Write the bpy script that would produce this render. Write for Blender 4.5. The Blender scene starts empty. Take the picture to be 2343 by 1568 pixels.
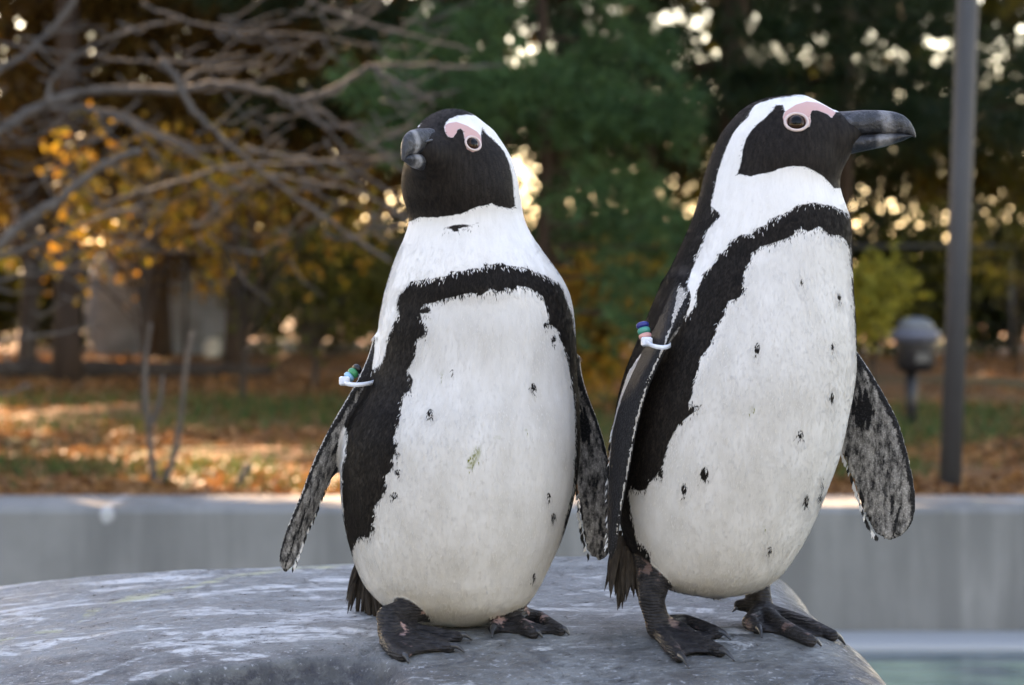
import bpy, math, random
import numpy as np
from mathutils import Vector, Matrix

random.seed(7)
RNG = np.random.default_rng(11)
SC = bpy.context.scene
COL = SC.collection

# ------------------------------------------------------------------ camera, sky, sun, exposure
CAMZ, CAMD, FQ, HQ, CQ = 0.40, 3.2, 6960.0, 611.0, 1171.0   # photo measured on a 2342 px wide copy
cd = bpy.data.cameras.new('camera')
cam = bpy.data.objects.new('camera', cd); COL.objects.link(cam)
cam.location = (0, -CAMD, CAMZ); cam.rotation_euler = (math.radians(90), 0, 0)
cd.sensor_width = 23.6; cd.lens = 70.13; cd.shift_y = -0.0739
cd.clip_start = 0.05; cd.clip_end = 2000
cd.dof.use_dof = True; cd.dof.focus_distance = 3.17; cd.dof.aperture_fstop = 5.4
SC.camera = cam

SUN_EL, SUN_AZ = math.radians(29), math.radians(-24)   # azimuth from +Y, negative = to the left
w = bpy.data.worlds.new('World'); SC.world = w; w.use_nodes = True
nt = w.node_tree; nt.nodes.clear()
sky = nt.nodes.new('ShaderNodeTexSky'); sky.sky_type = 'NISHITA'; sky.sun_disc = False
sky.sun_elevation = SUN_EL; sky.sun_rotation = SUN_AZ
sky.air_density = 1.0; sky.dust_density = 0.35; sky.ozone_density = 1.0
bg = nt.nodes.new('ShaderNodeBackground'); bg.inputs[1].default_value = 0.14
wo = nt.nodes.new('ShaderNodeOutputWorld')
nt.links.new(sky.outputs[0], bg.inputs[0]); nt.links.new(bg.outputs[0], wo.inputs[0])
sd_ = bpy.data.lights.new('sun', 'SUN'); sd_.energy = 4.8; sd_.angle = math.radians(0.53); sd_.color = (1.0, 0.83, 0.62)
sun = bpy.data.objects.new('sun', sd_); COL.objects.link(sun)
sdir = Vector((math.sin(SUN_AZ) * math.cos(SUN_EL), math.cos(SUN_AZ) * math.cos(SUN_EL), math.sin(SUN_EL)))
sun.rotation_euler = sdir.to_track_quat('Z', 'Y').to_euler()
vs = SC.view_settings
vs.view_transform = 'Standard'; vs.look = 'None'; vs.gamma = 1.0; vs.use_curve_mapping = False
vs.exposure = 2.68
vs.use_white_balance = True; vs.white_balance_temperature = 8700; vs.white_balance_tint = 22
SC.render.engine = 'CYCLES'
SC.cycles.use_denoising = True
SC.cycles.max_bounces = 7; SC.cycles.diffuse_bounces = 3; SC.cycles.glossy_bounces = 3
SC.cycles.transmission_bounces = 4; SC.cycles.caustics_reflective = False; SC.cycles.caustics_refractive = False

# ------------------------------------------------------------------ helpers
def pt(qx, qy, y):
    """photo pixel + world depth -> point"""
    d = CAMD + y
    return np.array([(qx - CQ) * d / FQ, y, CAMZ - (qy - HQ) * d / FQ])

def toq(P):
    d = CAMD + P[:, 1]
    return np.stack([CQ + P[:, 0] * FQ / d, HQ + (CAMZ - P[:, 2]) * FQ / d], 1)

def _hash(i, j, k, s):
    h = (i.astype(np.int64) * 374761393 + j.astype(np.int64) * 668265263 + k.astype(np.int64) * 2147483647 + s * 974634777) & 0xffffffff
    h = ((h ^ (h >> 13)) * 1274126177) & 0xffffffff
    return ((h ^ (h >> 16)) & 0xffff) / 65535.0

def vnoise(P, sc=1.0, seed=0):
    P = np.asarray(P, float) * sc
    I = np.floor(P).astype(np.int64); F = P - I; F = F * F * (3 - 2 * F)
    r = 0
    for a in (0, 1):
        for b in (0, 1):
            for c in (0, 1):
                wgt = (F[:, 0] if a else 1 - F[:, 0]) * (F[:, 1] if b else 1 - F[:, 1]) * (F[:, 2] if c else 1 - F[:, 2])
                r = r + wgt * _hash(I[:, 0] + a, I[:, 1] + b, I[:, 2] + c, seed)
    return r * 2 - 1

def fbm(P, sc, octs=4, seed=0, gain=0.5):
    r = 0; a = 1
    for o in range(octs):
        r = r + a * vnoise(P, sc * 2 ** o, seed + o * 17); a *= gain
    return r

def smooth01(a, b, x):
    t = np.clip((x - a) / (b - a), 0, 1); return t * t * (3 - 2 * t)

def catmull(pts, n=8):
    P = [np.array(p, float) for p in pts]; P = [2 * P[0] - P[1]] + P + [2 * P[-1] - P[-2]]
    out = []
    for i in range(1, len(P) - 2):
        for k in range(n):
            t = k / n
            out.append(0.5 * (2 * P[i] + (P[i + 1] - P[i - 1]) * t + (2 * P[i - 1] - 5 * P[i] + 4 * P[i + 1] - P[i + 2]) * t * t
                              + (3 * P[i] - P[i - 1] - 3 * P[i + 1] + P[i + 2]) * t ** 3))
    out.append(P[-2]); return np.array(out)

def mesh_obj(name, V, F, mat, parent=None, smooth=True, origin=(0, 0, 0)):
    """V (n,3) world coordinates; F list/array of faces of one size, or a list of arrays"""
    V = np.asarray(V, float) - np.asarray(origin, float)
    if not isinstance(F, (list, tuple)) or (len(F) and not isinstance(F[0], np.ndarray)):
        F = [np.asarray(F, np.int32)]
    me = bpy.data.meshes.new(name)
    me.vertices.add(len(V)); me.vertices.foreach_set('co', V.astype(np.float32).ravel())
    nl = sum(f.size for f in F); nf = sum(len(f) for f in F)
    me.loops.add(nl); me.polygons.add(nf)
    me.loops.foreach_set('vertex_index', np.concatenate([f.ravel() for f in F]).astype(np.int32))
    tot = np.concatenate([np.full(len(f), f.shape[1]) for f in F])
    st = np.concatenate([[0], np.cumsum(tot)[:-1]])
    me.polygons.foreach_set('loop_start', st.astype(np.int32))
    me.polygons.foreach_set('use_smooth', np.full(nf, smooth))
    me.update(calc_edges=True)
    if mat is not None: me.materials.append(mat)
    o = bpy.data.objects.new(name, me); COL.objects.link(o)
    if parent is not None: o.parent = parent
    else: o.location = origin
    return o

def attr(o, name, arr, domain='POINT', typ='FLOAT'):
    a = o.data.attributes.new(name, typ, domain)
    a.data.foreach_set('value' if typ == 'FLOAT' else 'color', np.asarray(arr, np.float32).ravel())

def tag(o, label=None, cat=None, group=None, kind=None):
    if label: o['label'] = label
    if cat: o['category'] = cat
    if group: o['group'] = group
    if kind: o['kind'] = kind
    return o

def empty(name, loc, label, cat, group=None):
    o = bpy.data.objects.new(name, None); COL.objects.link(o); o.location = loc; o.empty_display_size = 0.05
    return tag(o, label, cat, group)

def tube(path, rad, n=8, cap=True):
    """path (m,3), rad (m) -> V, F(quads), caps as tris"""
    path = np.asarray(path, float); rad = np.broadcast_to(np.asarray(rad, float), (len(path),))
    T = np.gradient(path, axis=0); T /= np.linalg.norm(T, axis=1)[:, None] + 1e-12
    up = np.array([0, 0, 1.0]) if abs(T[0, 2]) < 0.9 else np.array([1.0, 0, 0])
    V = []
    u = np.cross(T[0], up); u /= np.linalg.norm(u)
    for i in range(len(path)):
        u = u - T[i] * u.dot(T[i]); u /= np.linalg.norm(u) + 1e-12
        v = np.cross(T[i], u)
        for k in range(n):
            a = 2 * math.pi * k / n
            V.append(path[i] + rad[i] * (math.cos(a) * u + math.sin(a) * v))
    F = []
    for i in range(len(path) - 1):
        for k in range(n):
            F.append((i * n + k, i * n + (k + 1) % n, (i + 1) * n + (k + 1) % n, (i + 1) * n + k))
    V = np.array(V); Q = np.array(F)
    Fs = [Q]
    if cap:
        m = len(V); V = np.vstack([V, path[0], path[-1]])
        tr = [(m, (k + 1) % n, k) for k in range(n)] + [(m + 1, (len(path) - 1) * n + k, (len(path) - 1) * n + (k + 1) % n) for k in range(n)]
        Fs.append(np.array(tr))
    return V, Fs

def merge(parts):
    """parts: list of (V, [F arrays]) -> V, [quads, tris]"""
    Vs = []; Fq = {}; off = 0
    for V, Fs in parts:
        Vs.append(V)
        for f in Fs:
            Fq.setdefault(f.shape[1], []).append(f + off)
        off += len(V)
    return np.vstack(Vs), [np.vstack(v) for v in Fq.values()]

def box(c, s, rz=0.0, bev=0.0):
    """bevelled box, centre c, full size s"""
    hx, hy, hz = [k / 2 for k in s]; b = bev
    V = []
    if b <= 0:
        for z in (-hz, hz):
            for x, y in ((-hx, -hy), (hx, -hy), (hx, hy), (-hx, hy)): V.append((x, y, z))
        F = [(0, 3, 2, 1), (4, 5, 6, 7), (0, 1, 5, 4), (1, 2, 6, 5), (2, 3, 7, 6), (3, 0, 4, 7)]
    else:
        rings = [(-hz, b), (-hz + b, 0), (hz - b, 0), (hz, b)]
        for z, i in rings:
            X, Y = hx - i, hy - i; e = b
            for x, y in ((-X + e, -Y), (X - e, -Y), (X, -Y + e), (X, Y - e), (X - e, Y), (-X + e, Y), (-X, Y - e), (-X, -Y + e)):
                V.append((x, y, z))
        F = []
        for r in range(3):
            for k in range(8):
                F.append((r * 8 + k, r * 8 + (k + 1) % 8, (r + 1) * 8 + (k + 1) % 8, (r + 1) * 8 + k))
        V.append((0, 0, -hz)); V.append((0, 0, hz))
        tr = np.array([(32, (k + 1) % 8, k) for k in range(8)] + [(33, 24 + k, 24 + (k + 1) % 8) for k in range(8)])
    V = np.array(V); ca, sa = math.cos(rz), math.sin(rz)
    V = np.stack([V[:, 0] * ca - V[:, 1] * sa, V[:, 0] * sa + V[:, 1] * ca, V[:, 2]], 1) + np.asarray(c)
    return V, ([np.array(F)] if b <= 0 else [np.array(F), tr])

def lathe(prof, c=(0, 0, 0), n=24):
    """prof: list of (r, z)"""
    V = []; F = []
    for r, z in prof:
        for k in range(n):
            a = 2 * math.pi * k / n; V.append((c[0] + r * math.cos(a), c[1] + r * math.sin(a), c[2] + z))
    m = len(prof)
    for i in range(m - 1):
        for k in range(n):
            F.append((i * n + k, i * n + (k + 1) % n, (i + 1) * n + (k + 1) % n, (i + 1) * n + k))
    V += [(c[0], c[1], c[2] + prof[0][1]), (c[0], c[1], c[2] + prof[-1][1])]
    tr = [(m * n, (k + 1) % n, k) for k in range(n)] + [(m * n + 1, (m - 1) * n + k, (m - 1) * n + (k + 1) % n) for k in range(n)]
    return np.array(V), [np.array(F), np.array(tr)]

# ------------------------------------------------------------------ materials
class NT:
    def __init__(self, name, rough=0.6, spec=0.4):
        self.m = bpy.data.materials.new(name); self.m.use_nodes = True
        self.t = self.m.node_tree; self.N = self.t.nodes
        self.b = self.N['Principled BSDF']; self.out = self.N['Material Output']
        self.b.inputs['Roughness'].default_value = rough
        self.b.inputs['Specular IOR Level'].default_value = spec
    def n(self, typ, **kw):
        x = self.N.new('ShaderNode' + typ)
        for k, v in kw.items():
            if k in x.inputs: x.inputs[k].default_value = v
            else: setattr(x, k, v)
        return x
    def l(self, a, b): self.t.links.new(a, b)
    def coord(self, which='Object', scale=(1, 1, 1), rot=(0, 0, 0)):
        c = self.n('TexCoord'); mp = self.n('Mapping')
        mp.inputs['Scale'].default_value = scale; mp.inputs['Rotation'].default_value = rot
        self.l(c.outputs[which], mp.inputs[0]); return mp.outputs[0]
    def noise(self, scale, detail=4, rough=0.55, vec=None, dist=0.0):
        x = self.n('TexNoise'); x.inputs['Scale'].default_value = scale; x.inputs['Detail'].default_value = detail
        x.inputs['Roughness'].default_value = rough; x.inputs['Distortion'].default_value = dist
        if vec is not None: self.l(vec, x.inputs['Vector'])
        return x.outputs['Fac']
    def ramp(self, fac, stops):
        r = self.n('ValToRGB'); e = r.color_ramp.elements
        while len(e) < len(stops): e.new(0.5)
        for k, (p, c) in enumerate(stops):
            e[k].position = p; e[k].color = (*c, 1) if len(c) == 3 else c
        self.l(fac, r.inputs[0]); return r.outputs[0]
    def mapr(self, v, a, b, c=0.0, d=1.0, smooth=True):
        x = self.n('MapRange'); x.interpolation_type = 'SMOOTHSTEP' if smooth else 'LINEAR'
        self.l(v, x.inputs[0])
        for i, k in enumerate((a, b, c, d)): x.inputs[1 + i].default_value = k
        return x.outputs[0]
    def math(self, op, a, b=None, c=None):
        x = self.n('Math'); x.operation = op
        for i, k in enumerate((a, b, c)):
            if k is None: continue
            if isinstance(k, (int, float)): x.inputs[i].default_value = k
            else: self.l(k, x.inputs[i])
        return x.outputs[0]
    def mix(self, f, a, b, blend='MIX'):
        x = self.n('Mix'); x.data_type = 'RGBA'; x.blend_type = blend
        for i, k in ((0, f), (6, a), (7, b)):
            if isinstance(k, (int, float)): x.inputs[i].default_value = k
            elif isinstance(k, tuple): x.inputs[i].default_value = (*k, 1)
            else: self.l(k, x.inputs[i])
        return x.outputs[2]
    def at(self, name):
        x = self.n('Attribute'); x.attribute_name = name; return x
    def bump(self, h, strength=0.3, dist=0.002, prev=None):
        x = self.n('Bump'); x.inputs['Strength'].default_value = strength; x.inputs['Distance'].default_value = dist
        self.l(h, x.inputs['Height'])
        if prev is not None: self.l(prev, x.inputs['Normal'])
        return x.outputs[0]
    def col(self, c):
        if isinstance(c, tuple): self.b.inputs['Base Color'].default_value = (*c, 1)
        else: self.l(c, self.b.inputs['Base Color'])
    def nrm(self, n): self.l(n, self.b.inputs['Normal'])

def plain(name, c, rough=0.5, spec=0.4, var=0.25, scale=30, metallic=0.0):
    m = NT(name, rough, spec)
    f = m.noise(scale, 5)
    lo = tuple(k * (1 - var) for k in c); hi = tuple(min(1, k * (1 + var)) for k in c)
    m.col(m.ramp(f, [(0.3, lo), (0.7, hi)])); m.b.inputs['Metallic'].default_value = metallic
    m.nrm(m.bump(m.noise(scale * 6, 3), 0.15, 0.001))
    return m.m

def leaf_mat(name, cols, trans=0.5, rough=0.55):
    m = NT(name, rough, 0.25)
    a = m.at('tint'); c = m.ramp(a.outputs['Fac'], [(k / max(1, len(cols) - 1), x) for k, x in enumerate(cols)])
    m.col(c)
    tr = m.n('BsdfTranslucent'); m.l(c, tr.inputs[0])
    mx = m.n('MixShader'); mx.inputs[0].default_value = trans
    m.l(m.b.outputs[0], mx.inputs[1]); m.l(tr.outputs[0], mx.inputs[2]); m.l(mx.outputs[0], m.out.inputs[0])
    return m.m

def bark_mat(name, c, scale=9):
    m = NT(name, 0.85, 0.2)
    v = m.coord('Object', (1, 1, 0.25)); f = m.noise(scale, 6, 0.65, v)
    m.col(m.ramp(f, [(0.3, tuple(k * .45 for k in c)), (0.55, c), (0.75, tuple(min(1, k * 1.5) for k in c))]))
    m.nrm(m.bump(f, 0.7, 0.012)); return m.m

# ------------------------------------------------------------------ ROCK (height function first: feet are set on it)
_edge_q = [(60, 1568), (250, 1562), (330, 1543), (480, 1520), (620, 1502), (740, 1492), (860, 1494), (930, 1516), (1010, 1510)]
def rock_top(x, y):
    s = 0.05 - y
    z = 0.015 - 0.115 * np.maximum(s, 0) - 0.25 * np.maximum(s - 0.22, 0) ** 2
    z = z + 0.010 * smooth01(0.1, 0.6, y)
    z = z - 0.055 * smooth01(-0.15, -0.95, x) ** 1.5 - 0.10 * smooth01(-0.8, -1.6, x)
    return z
def rock_h(x, y):
    x = np.asarray(x, float); y = np.asarray(y, float)
    z = rock_top(x, y)
    P = np.stack([x, y, np.zeros_like(x)], -1).reshape(-1, 3)
    n1 = fbm(P, 3.2, 2, 3).reshape(x.shape)
    n2 = fbm(P * np.array([0.7, 1.5, 1]), 17, 4, 9).reshape(x.shape)
    # plan outline : rounded at the right and at the back
    rx = 0.412 + 0.02 * n1 - 0.045 * smooth01(-0.1, 0.45, y); ry = 0.80 + 0.02 * n1 + 0.05 * np.sin(x * 4)
    dx = x - (rx - 0.30); dy = y - (ry - 0.30)
    sd = np.where((dx > 0) & (dy > 0), np.hypot(dx, dy), np.maximum(dx, dy)) - 0.30
    sd = np.maximum(sd, (-1.5 - x)); sd = np.maximum(sd, -0.62 - y)
    r = 0.10; u = np.clip(sd + r, 0, None)
    drop = np.where(u < 0.088, r - np.sqrt(np.maximum(r * r - u * u, 0)), 0.0525 + (u - 0.088) * 2.3)
    z = z - drop
    # undercut front ledge on the left
    ex = (np.array([e[0] for e in _edge_q]) - CQ) * 3.12 / FQ
    ey = [-0.30, -0.21, -0.165, -0.125, -0.092, -0.075, -0.078, -0.115, -0.14]
    yl = np.interp(x, ex, ey) + 0.006 * n2
    fade = 1 - smooth01(-0.155, -0.095, x)
    step = smooth01(0.0, 0.035, yl - y)
    z = z - fade * 0.034 * step
    rough = 0.0018 + 0.007 * fade * step + 0.002 * smooth01(-.06, -.2, y)
    z = z + rough * n2 + 0.004 * n1 * (0.4 + smooth01(0.15, 0.5, np.abs(y)))
    crack = np.abs(fbm(P * np.array([1, 2.2, 1]), 5.0, 3, 41).reshape(x.shape))
    z = z - 0.0035 * (1 - smooth01(0.0, 0.035, crack)) * smooth01(-0.03, -0.1, y)
    return z
def rock_h1(x, y): return float(rock_h(np.array([x]), np.array([y]))[0])
def on_rock(qx, qy, lift=0.0):
    """where the pixel's ray meets the rock (raised by lift)"""
    lo, hi = 2.6, 3.9
    f = lambda d: (CAMZ - (qy - HQ) * d / FQ) - lift - rock_h1((qx - CQ) * d / FQ, d - CAMD)
    ds = np.linspace(lo, hi, 60); prev = None
    vals = (CAMZ - (qy - HQ) * ds / FQ) - lift - rock_h((qx - CQ) * ds / FQ, ds - CAMD)
    idx = np.where((vals[:-1] > 0) & (vals[1:] <= 0))[0]
    d = 3.15 if len(idx) == 0 else ds[idx[0]] + (ds[1] - ds[0]) * vals[idx[0]] / (vals[idx[0]] - vals[idx[0] + 1])
    return pt(qx, qy, d - CAMD)

def build_rock():
    m = NT('rock_material', 0.5, 0.5)
    v = m.coord('Object', (1, 1, 1))
    big = m.noise(3.5, 5, 0.6, v)
    med = m.noise(26, 6, 0.65, v)
    fin = m.noise(150, 4, 0.6, v)
    base = m.ramp(med, [(0.30, (0.026, 0.028, 0.029)), (0.5, (0.094, 0.098, 0.097)), (0.70, (0.178, 0.184, 0.180))])
    base = m.mix(m.mapr(big, 0.45, 0.66, 0, 0.6), base, (0.070, 0.062, 0.062))
    # chalky film and droppings left on the upward faces
    patch = m.noise(4.2, 6, 0.62, v, 0.8); grit = m.noise(62, 5, 0.75, v, 0.2); splash = m.noise(13, 7, 0.72, m.coord('Object', (0.55, 1.25, 1), (0, 0, math.radians(-12))), 0.6)
    top = m.at('topness').outputs['Fac']; back = m.at('film').outputs['Fac']
    film = m.math('MULTIPLY', m.mapr(m.math('ADD', patch, m.math('MULTIPLY', back, 0.22)), 0.42, 0.72, 0.1, 0.85), top)
    film = m.math('MULTIPLY', film, m.mapr(grit, 0.30, 0.62, 0.25, 1))
    c = m.mix(film, base, (0.262, 0.270, 0.262))
    drop = m.math('MULTIPLY', m.mapr(m.math('ADD', splash, m.math('MULTIPLY', back, 0.08)), 0.585, 0.67), top)
    drop = m.math('MAXIMUM', drop, m.mapr(m.math('ADD', m.math('MULTIPLY', m.at('streak').outputs['Fac'], 0.24), m.math('MULTIPLY', splash, 1.15)), 0.72, 0.86))
    drop = m.math('MULTIPLY', drop, m.mapr(grit, 0.34, 0.56, 0.15, 1))
    c = m.mix(m.math('MULTIPLY', drop, 0.85), c, (0.60, 0.605, 0.60))
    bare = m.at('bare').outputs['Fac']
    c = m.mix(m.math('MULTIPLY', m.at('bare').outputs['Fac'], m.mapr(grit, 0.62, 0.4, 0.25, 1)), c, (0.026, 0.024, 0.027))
    yel = m.mapr(m.math('ADD', m.math('MULTIPLY', m.at('yellow').outputs['Fac'], 0.34), m.math('MULTIPLY', splash, 1.1)), 0.78, 0.98)
    c = m.mix(m.math('MULTIPLY', yel, m.mapr(grit, 0.32, 0.6, 0.2, 0.8)), c, (0.42, 0.41, 0.20))
    c = m.mix(m.math('MULTIPLY', m.math('MULTIPLY', m.mapr(fin, 0.60, 0.67), 0.55), m.math('SUBTRACT', 1.0, m.math('MULTIPLY', bare, 0.75))), c, (0.50, 0.51, 0.53))
    c = m.mix(m.math('MULTIPLY', m.mapr(grit, 0.40, 0.30), 0.55), c, (0.045, 0.043, 0.045))
    c = m.mix(m.math('MULTIPLY', m.mapr(fin, 0.36, 0.30), 0.7), c, (0.02, 0.02, 0.023))
    m.col(c)
    m.l(m.mapr(grit, 0.32, 0.68, 0.26, 0.70), m.b.inputs['Roughness'])
    n1 = m.bump(med, 0.6, 0.007); n2 = m.bump(m.noise(62, 5, 0.75, v, 0.2), 0.7, 0.004, n1); n3 = m.bump(fin, 0.6, 0.002, n2); m.nrm(n3)
    xs = np.concatenate([np.linspace(-1.7, -0.75, 90)[:-1], np.linspace(-0.75, 0.55, 330), np.linspace(0.55, 0.85, 30)[1:]])
    ys = np.concatenate([np.linspace(-0.9, -0.35, 60)[:-1], np.linspace(-0.35, 0.35, 200), np.linspace(0.35, 1.25, 150)[1:]])
    X, Y = np.meshgrid(xs, ys, indexing='xy')
    Z = np.maximum(rock_h(X, Y), -1.35)
    V = np.stack([X, Y, Z], -1).reshape(-1, 3)
    nx, ny = len(xs), len(ys)
    I = np.arange(nx * ny).reshape(ny, nx)
    F = np.stack([I[:-1, :-1], I[:-1, 1:], I[1:, 1:], I[1:, :-1]], -1).reshape(-1, 4)
    o = mesh_obj('rock', V, F, m.m)
    gy, gx = np.gradient(Z, ys, xs)
    top = 1 / np.sqrt(1 + gx ** 2 + gy ** 2)
    attr(o, 'topness', smooth01(0.90, 0.985, top).ravel())
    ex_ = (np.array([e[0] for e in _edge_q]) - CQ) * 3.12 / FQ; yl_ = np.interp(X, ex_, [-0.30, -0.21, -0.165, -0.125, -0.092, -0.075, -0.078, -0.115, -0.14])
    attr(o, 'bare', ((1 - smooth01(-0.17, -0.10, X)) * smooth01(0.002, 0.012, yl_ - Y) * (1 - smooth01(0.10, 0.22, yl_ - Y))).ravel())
    attr(o, 'film', (smooth01(-0.14, 0.05, Y) * (1 - 0.5 * smooth01(-0.25, 0.15, X))).ravel())
    Q = toq(V)
    def line(pts, wid):
        C = catmull(pts, 6); d = np.full(len(Q), 1e9)
        for a, b in zip(C[:-1], C[1:]):
            ab = b - a; t = np.clip(((Q - a) @ ab) / (ab @ ab + 1e-9), 0, 1)
            e = Q - (a + t[:, None] * ab); e[:, 1] *= 2.0
            d = np.minimum(d, np.hypot(e[:, 0], e[:, 1]))
        return (1 - smooth01(wid * 0.2, wid * 1.9, d + 9 * vnoise(np.column_stack([Q * np.array([.02, .05]), np.zeros(len(Q))]), 1.0, 4)))
    attr(o, 'yellow', np.maximum(line([(180, 1424), (215, 1400), (260, 1380), (350, 1358), (430, 1345), (500, 1325), (580, 1312), (660, 1302), (800, 1289)], 14),
                                 line([(0, 1470), (60, 1452), (140, 1445)], 9)))
    st = line([(180, 1560), (260, 1528), (340, 1500), (450, 1482), (600, 1470), (760, 1452)], 14)
    for p in ([(0, 1492), (90, 1478), (200, 1458), (330, 1446)], [(300, 1556), (420, 1525), (560, 1505), (700, 1488)], [(560, 1432), (680, 1418), (800, 1398)],
              [(470, 1450), (620, 1432), (780, 1420), (850, 1410)], [(140, 1345), (200, 1350), (235, 1357)]):
        st = np.maximum(st, line(p, 11))
    attr(o, 'streak', st)
    tag(o, 'large flat grey boulder streaked with white droppings under the two penguins', 'rock')
build_rock()

# ------------------------------------------------------------------ SETTING: ground, wall, pool, pavement
GZ = -0.335
def build_setting():
    m = NT('leaf_litter_material', 0.85, 0.2)
    v = m.coord('Object')
    a = m.noise(0.55, 5, 0.6, v); b = m.noise(9, 5, 0.7, v); c2 = m.noise(55, 3, 0.6, v)
    lit = m.ramp(c2, [(0.3, (0.075, 0.032, 0.014)), (0.5, (0.20, 0.085, 0.032)), (0.7, (0.33, 0.165, 0.07))])
    grs = m.ramp(b, [(0.3, (0.022, 0.045, 0.014)), (0.7, (0.05, 0.085, 0.022))])
    m.col(m.mix(m.mapr(a, 0.50, 0.60), lit, grs)); m.nrm(m.bump(c2, 0.8, 0.02))
    xs = np.concatenate([np.linspace(-160, -14, 20)[:-1], np.linspace(-14, 14, 140), np.linspace(14, 160, 20)[1:]])
    ys = np.concatenate([np.linspace(6.18, 26, 110), np.linspace(26, 320, 40)[1:]])
    X, Y = np.meshgrid(xs, ys)
    P = np.stack([X, Y, 0 * X], -1).reshape(-1, 3)
    Z = GZ + (0.035 * fbm(P, 0.5, 3, 5) + 0.012 * fbm(P, 3, 2, 8)).reshape(X.shape) * smooth01(6.2, 7.5, Y) - 0.02
    V = np.stack([X, Y, Z], -1).reshape(-1, 3); I = np.arange(X.size).reshape(X.shape)
    F = np.stack([I[:-1, :-1], I[:-1, 1:], I[1:, 1:], I[1:, :-1]], -1).reshape(-1, 4)
    tag(mesh_obj('ground', V, F, m.m), kind='structure')

    # concrete pool wall with a broad top
    m = NT('pool_wall_concrete', 0.8, 0.3)
    v = m.coord('Object'); n1 = m.noise(1.7, 6, 0.65, v); n2 = m.noise(60, 4, 0.6, v)
    vs_ = m.coord('Object', (3.2, 1, 0.35)); n3 = m.noise(1.6, 5, 0.6, vs_)
    c = m.ramp(n1, [(0.3, (0.175, 0.175, 0.168)), (0.7, (0.27, 0.268, 0.258))])
    c = m.mix(m.mapr(n3, 0.40, 0.60, 0.0, 0.75), c, (0.135, 0.136, 0.132))
    c = m.mix(m.math('MULTIPLY', m.mapr(n3, 0.62, 0.7), 0.5), c, (0.40, 0.38, 0.24))
    for (px, pz, wx, hz) in ((-2.42, -0.39, 0.045, 0.13), (-2.62, -0.49, 0.04, 0.03), (-1.2, -0.335, .03, .03), (-2.50, -0.52, .06, .02)):
        # pale runs of droppings on the face
        g = m.n('NewGeometry'); s = m.n('SeparateXYZ'); m.l(g.outputs['Position'], s.inputs[0])
        dx = m.math('DIVIDE', m.math('SUBTRACT', s.outputs[0], px), wx); dz = m.math('DIVIDE', m.math('SUBTRACT', s.outputs[2], pz), hz)
        r = m.math('ADD', m.math('MULTIPLY', dx, dx), m.math('MULTIPLY', dz, dz))
        r = m.math('ADD', r, m.math('MULTIPLY', m.math('SUBTRACT', m.noise(14, 3, 0.6, v), 0.5), 2.2))
        c = m.mix(m.mapr(r, 1.1, 0.4, 0, 0.75), c, (0.48, 0.48, 0.47))
    m.col(c); m.nrm(m.bump(n2, 0.3, 0.004, m.bump(n1, 0.3, 0.01)))
    wz = -0.31
    V, F = box((0, 6.04, (wz - 1.7) / 2), (60, 0.47, wz + 1.7), 0, 0.018)
    tag(mesh_obj('pool_wall', V, F, m.m, smooth=False), 'low grey concrete wall with a broad top running behind the boulder', 'wall')
    m2 = plain('ledge_concrete', (0.33, 0.335, 0.33), 0.6, 0.4, 0.15, 6)
    V, F = box((0, 5.62, -1.19), (60, 0.36, 1.03), 0, 0.012)
    tag(mesh_obj('pool_ledge', V, F, m2, smooth=False), 'pale concrete ledge at the waterline along the foot of the wall', 'ledge')
    # water
    m = NT('water_material', 0.06, 0.5)
    m.b.inputs['Base Color'].default_value = (0.035, 0.085, 0.10, 1)
    v = m.coord('Object', (0.35, 1.6, 1)); m.nrm(m.bump(m.noise(6, 3, 0.5, v), 0.35, 0.02))
    V = np.array([(-40, -2.42, -.69), (40, -2.42, -.69), (40, 5.5, -.69), (-40, 5.5, -.69)]); 
    tag(mesh_obj('pool_water', V, np.array([[0, 1, 2, 3]]), m.m), kind='structure')
    m3 = plain('pool_floor_material', (0.20, 0.30, 0.30), 0.7, 0.3)
    V = V.copy(); V[:, 2] = -1.6; V[:2, 1] = -3; V[2:, 1] = 5.7
    tag(mesh_obj('pool_floor', V, np.array([[0, 1, 2, 3]]), m3), kind='structure')
    m4 = plain('pavement_concrete', (0.16, 0.155, 0.15), 0.8, 0.3, 0.15, 3)
    V, F = box((0, -42.4, -.80), (160, 80, 0.5), 0, 0.02)
    tag(mesh_obj('pavement', V, F, m4, smooth=False), kind='structure')
build_setting()

# ------------------------------------------------------------------ PENGUINS
def crop(ox, oy, s, pts):
    return [((ox + x / s) / 1.6533, (oy + y / s) / 1.6533) for x, y in pts]

def sdpoly(Q, poly):
    """signed distance, positive inside"""
    A = np.array(poly); B = np.roll(A, -1, 0)
    d2 = np.full(len(Q), 1e18); ins = np.zeros(len(Q), bool)
    for a, b in zip(A, B):
        e = b - a; wv = Q - a
        t = np.clip((wv @ e) / (e @ e + 1e-12), 0, 1)
        r = wv - t[:, None] * e
        d2 = np.minimum(d2, (r * r).sum(1))
        c = ((a[1] > Q[:, 1]) != (b[1] > Q[:, 1]))
        if c.any():
            xi = a[0] + (Q[:, 1] - a[1]) / (b[1] - a[1] + 1e-12) * e[0]
            ins ^= c & (Q[:, 0] < xi)
    d = np.sqrt(d2); return np.where(ins, d, -d)

def smin(a, b, k):
    if k <= 0: return np.minimum(a, b)
    h = np.maximum(k - np.abs(a - b), 0) / k
    return np.minimum(a, b) - h * h * k * 0.25

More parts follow.
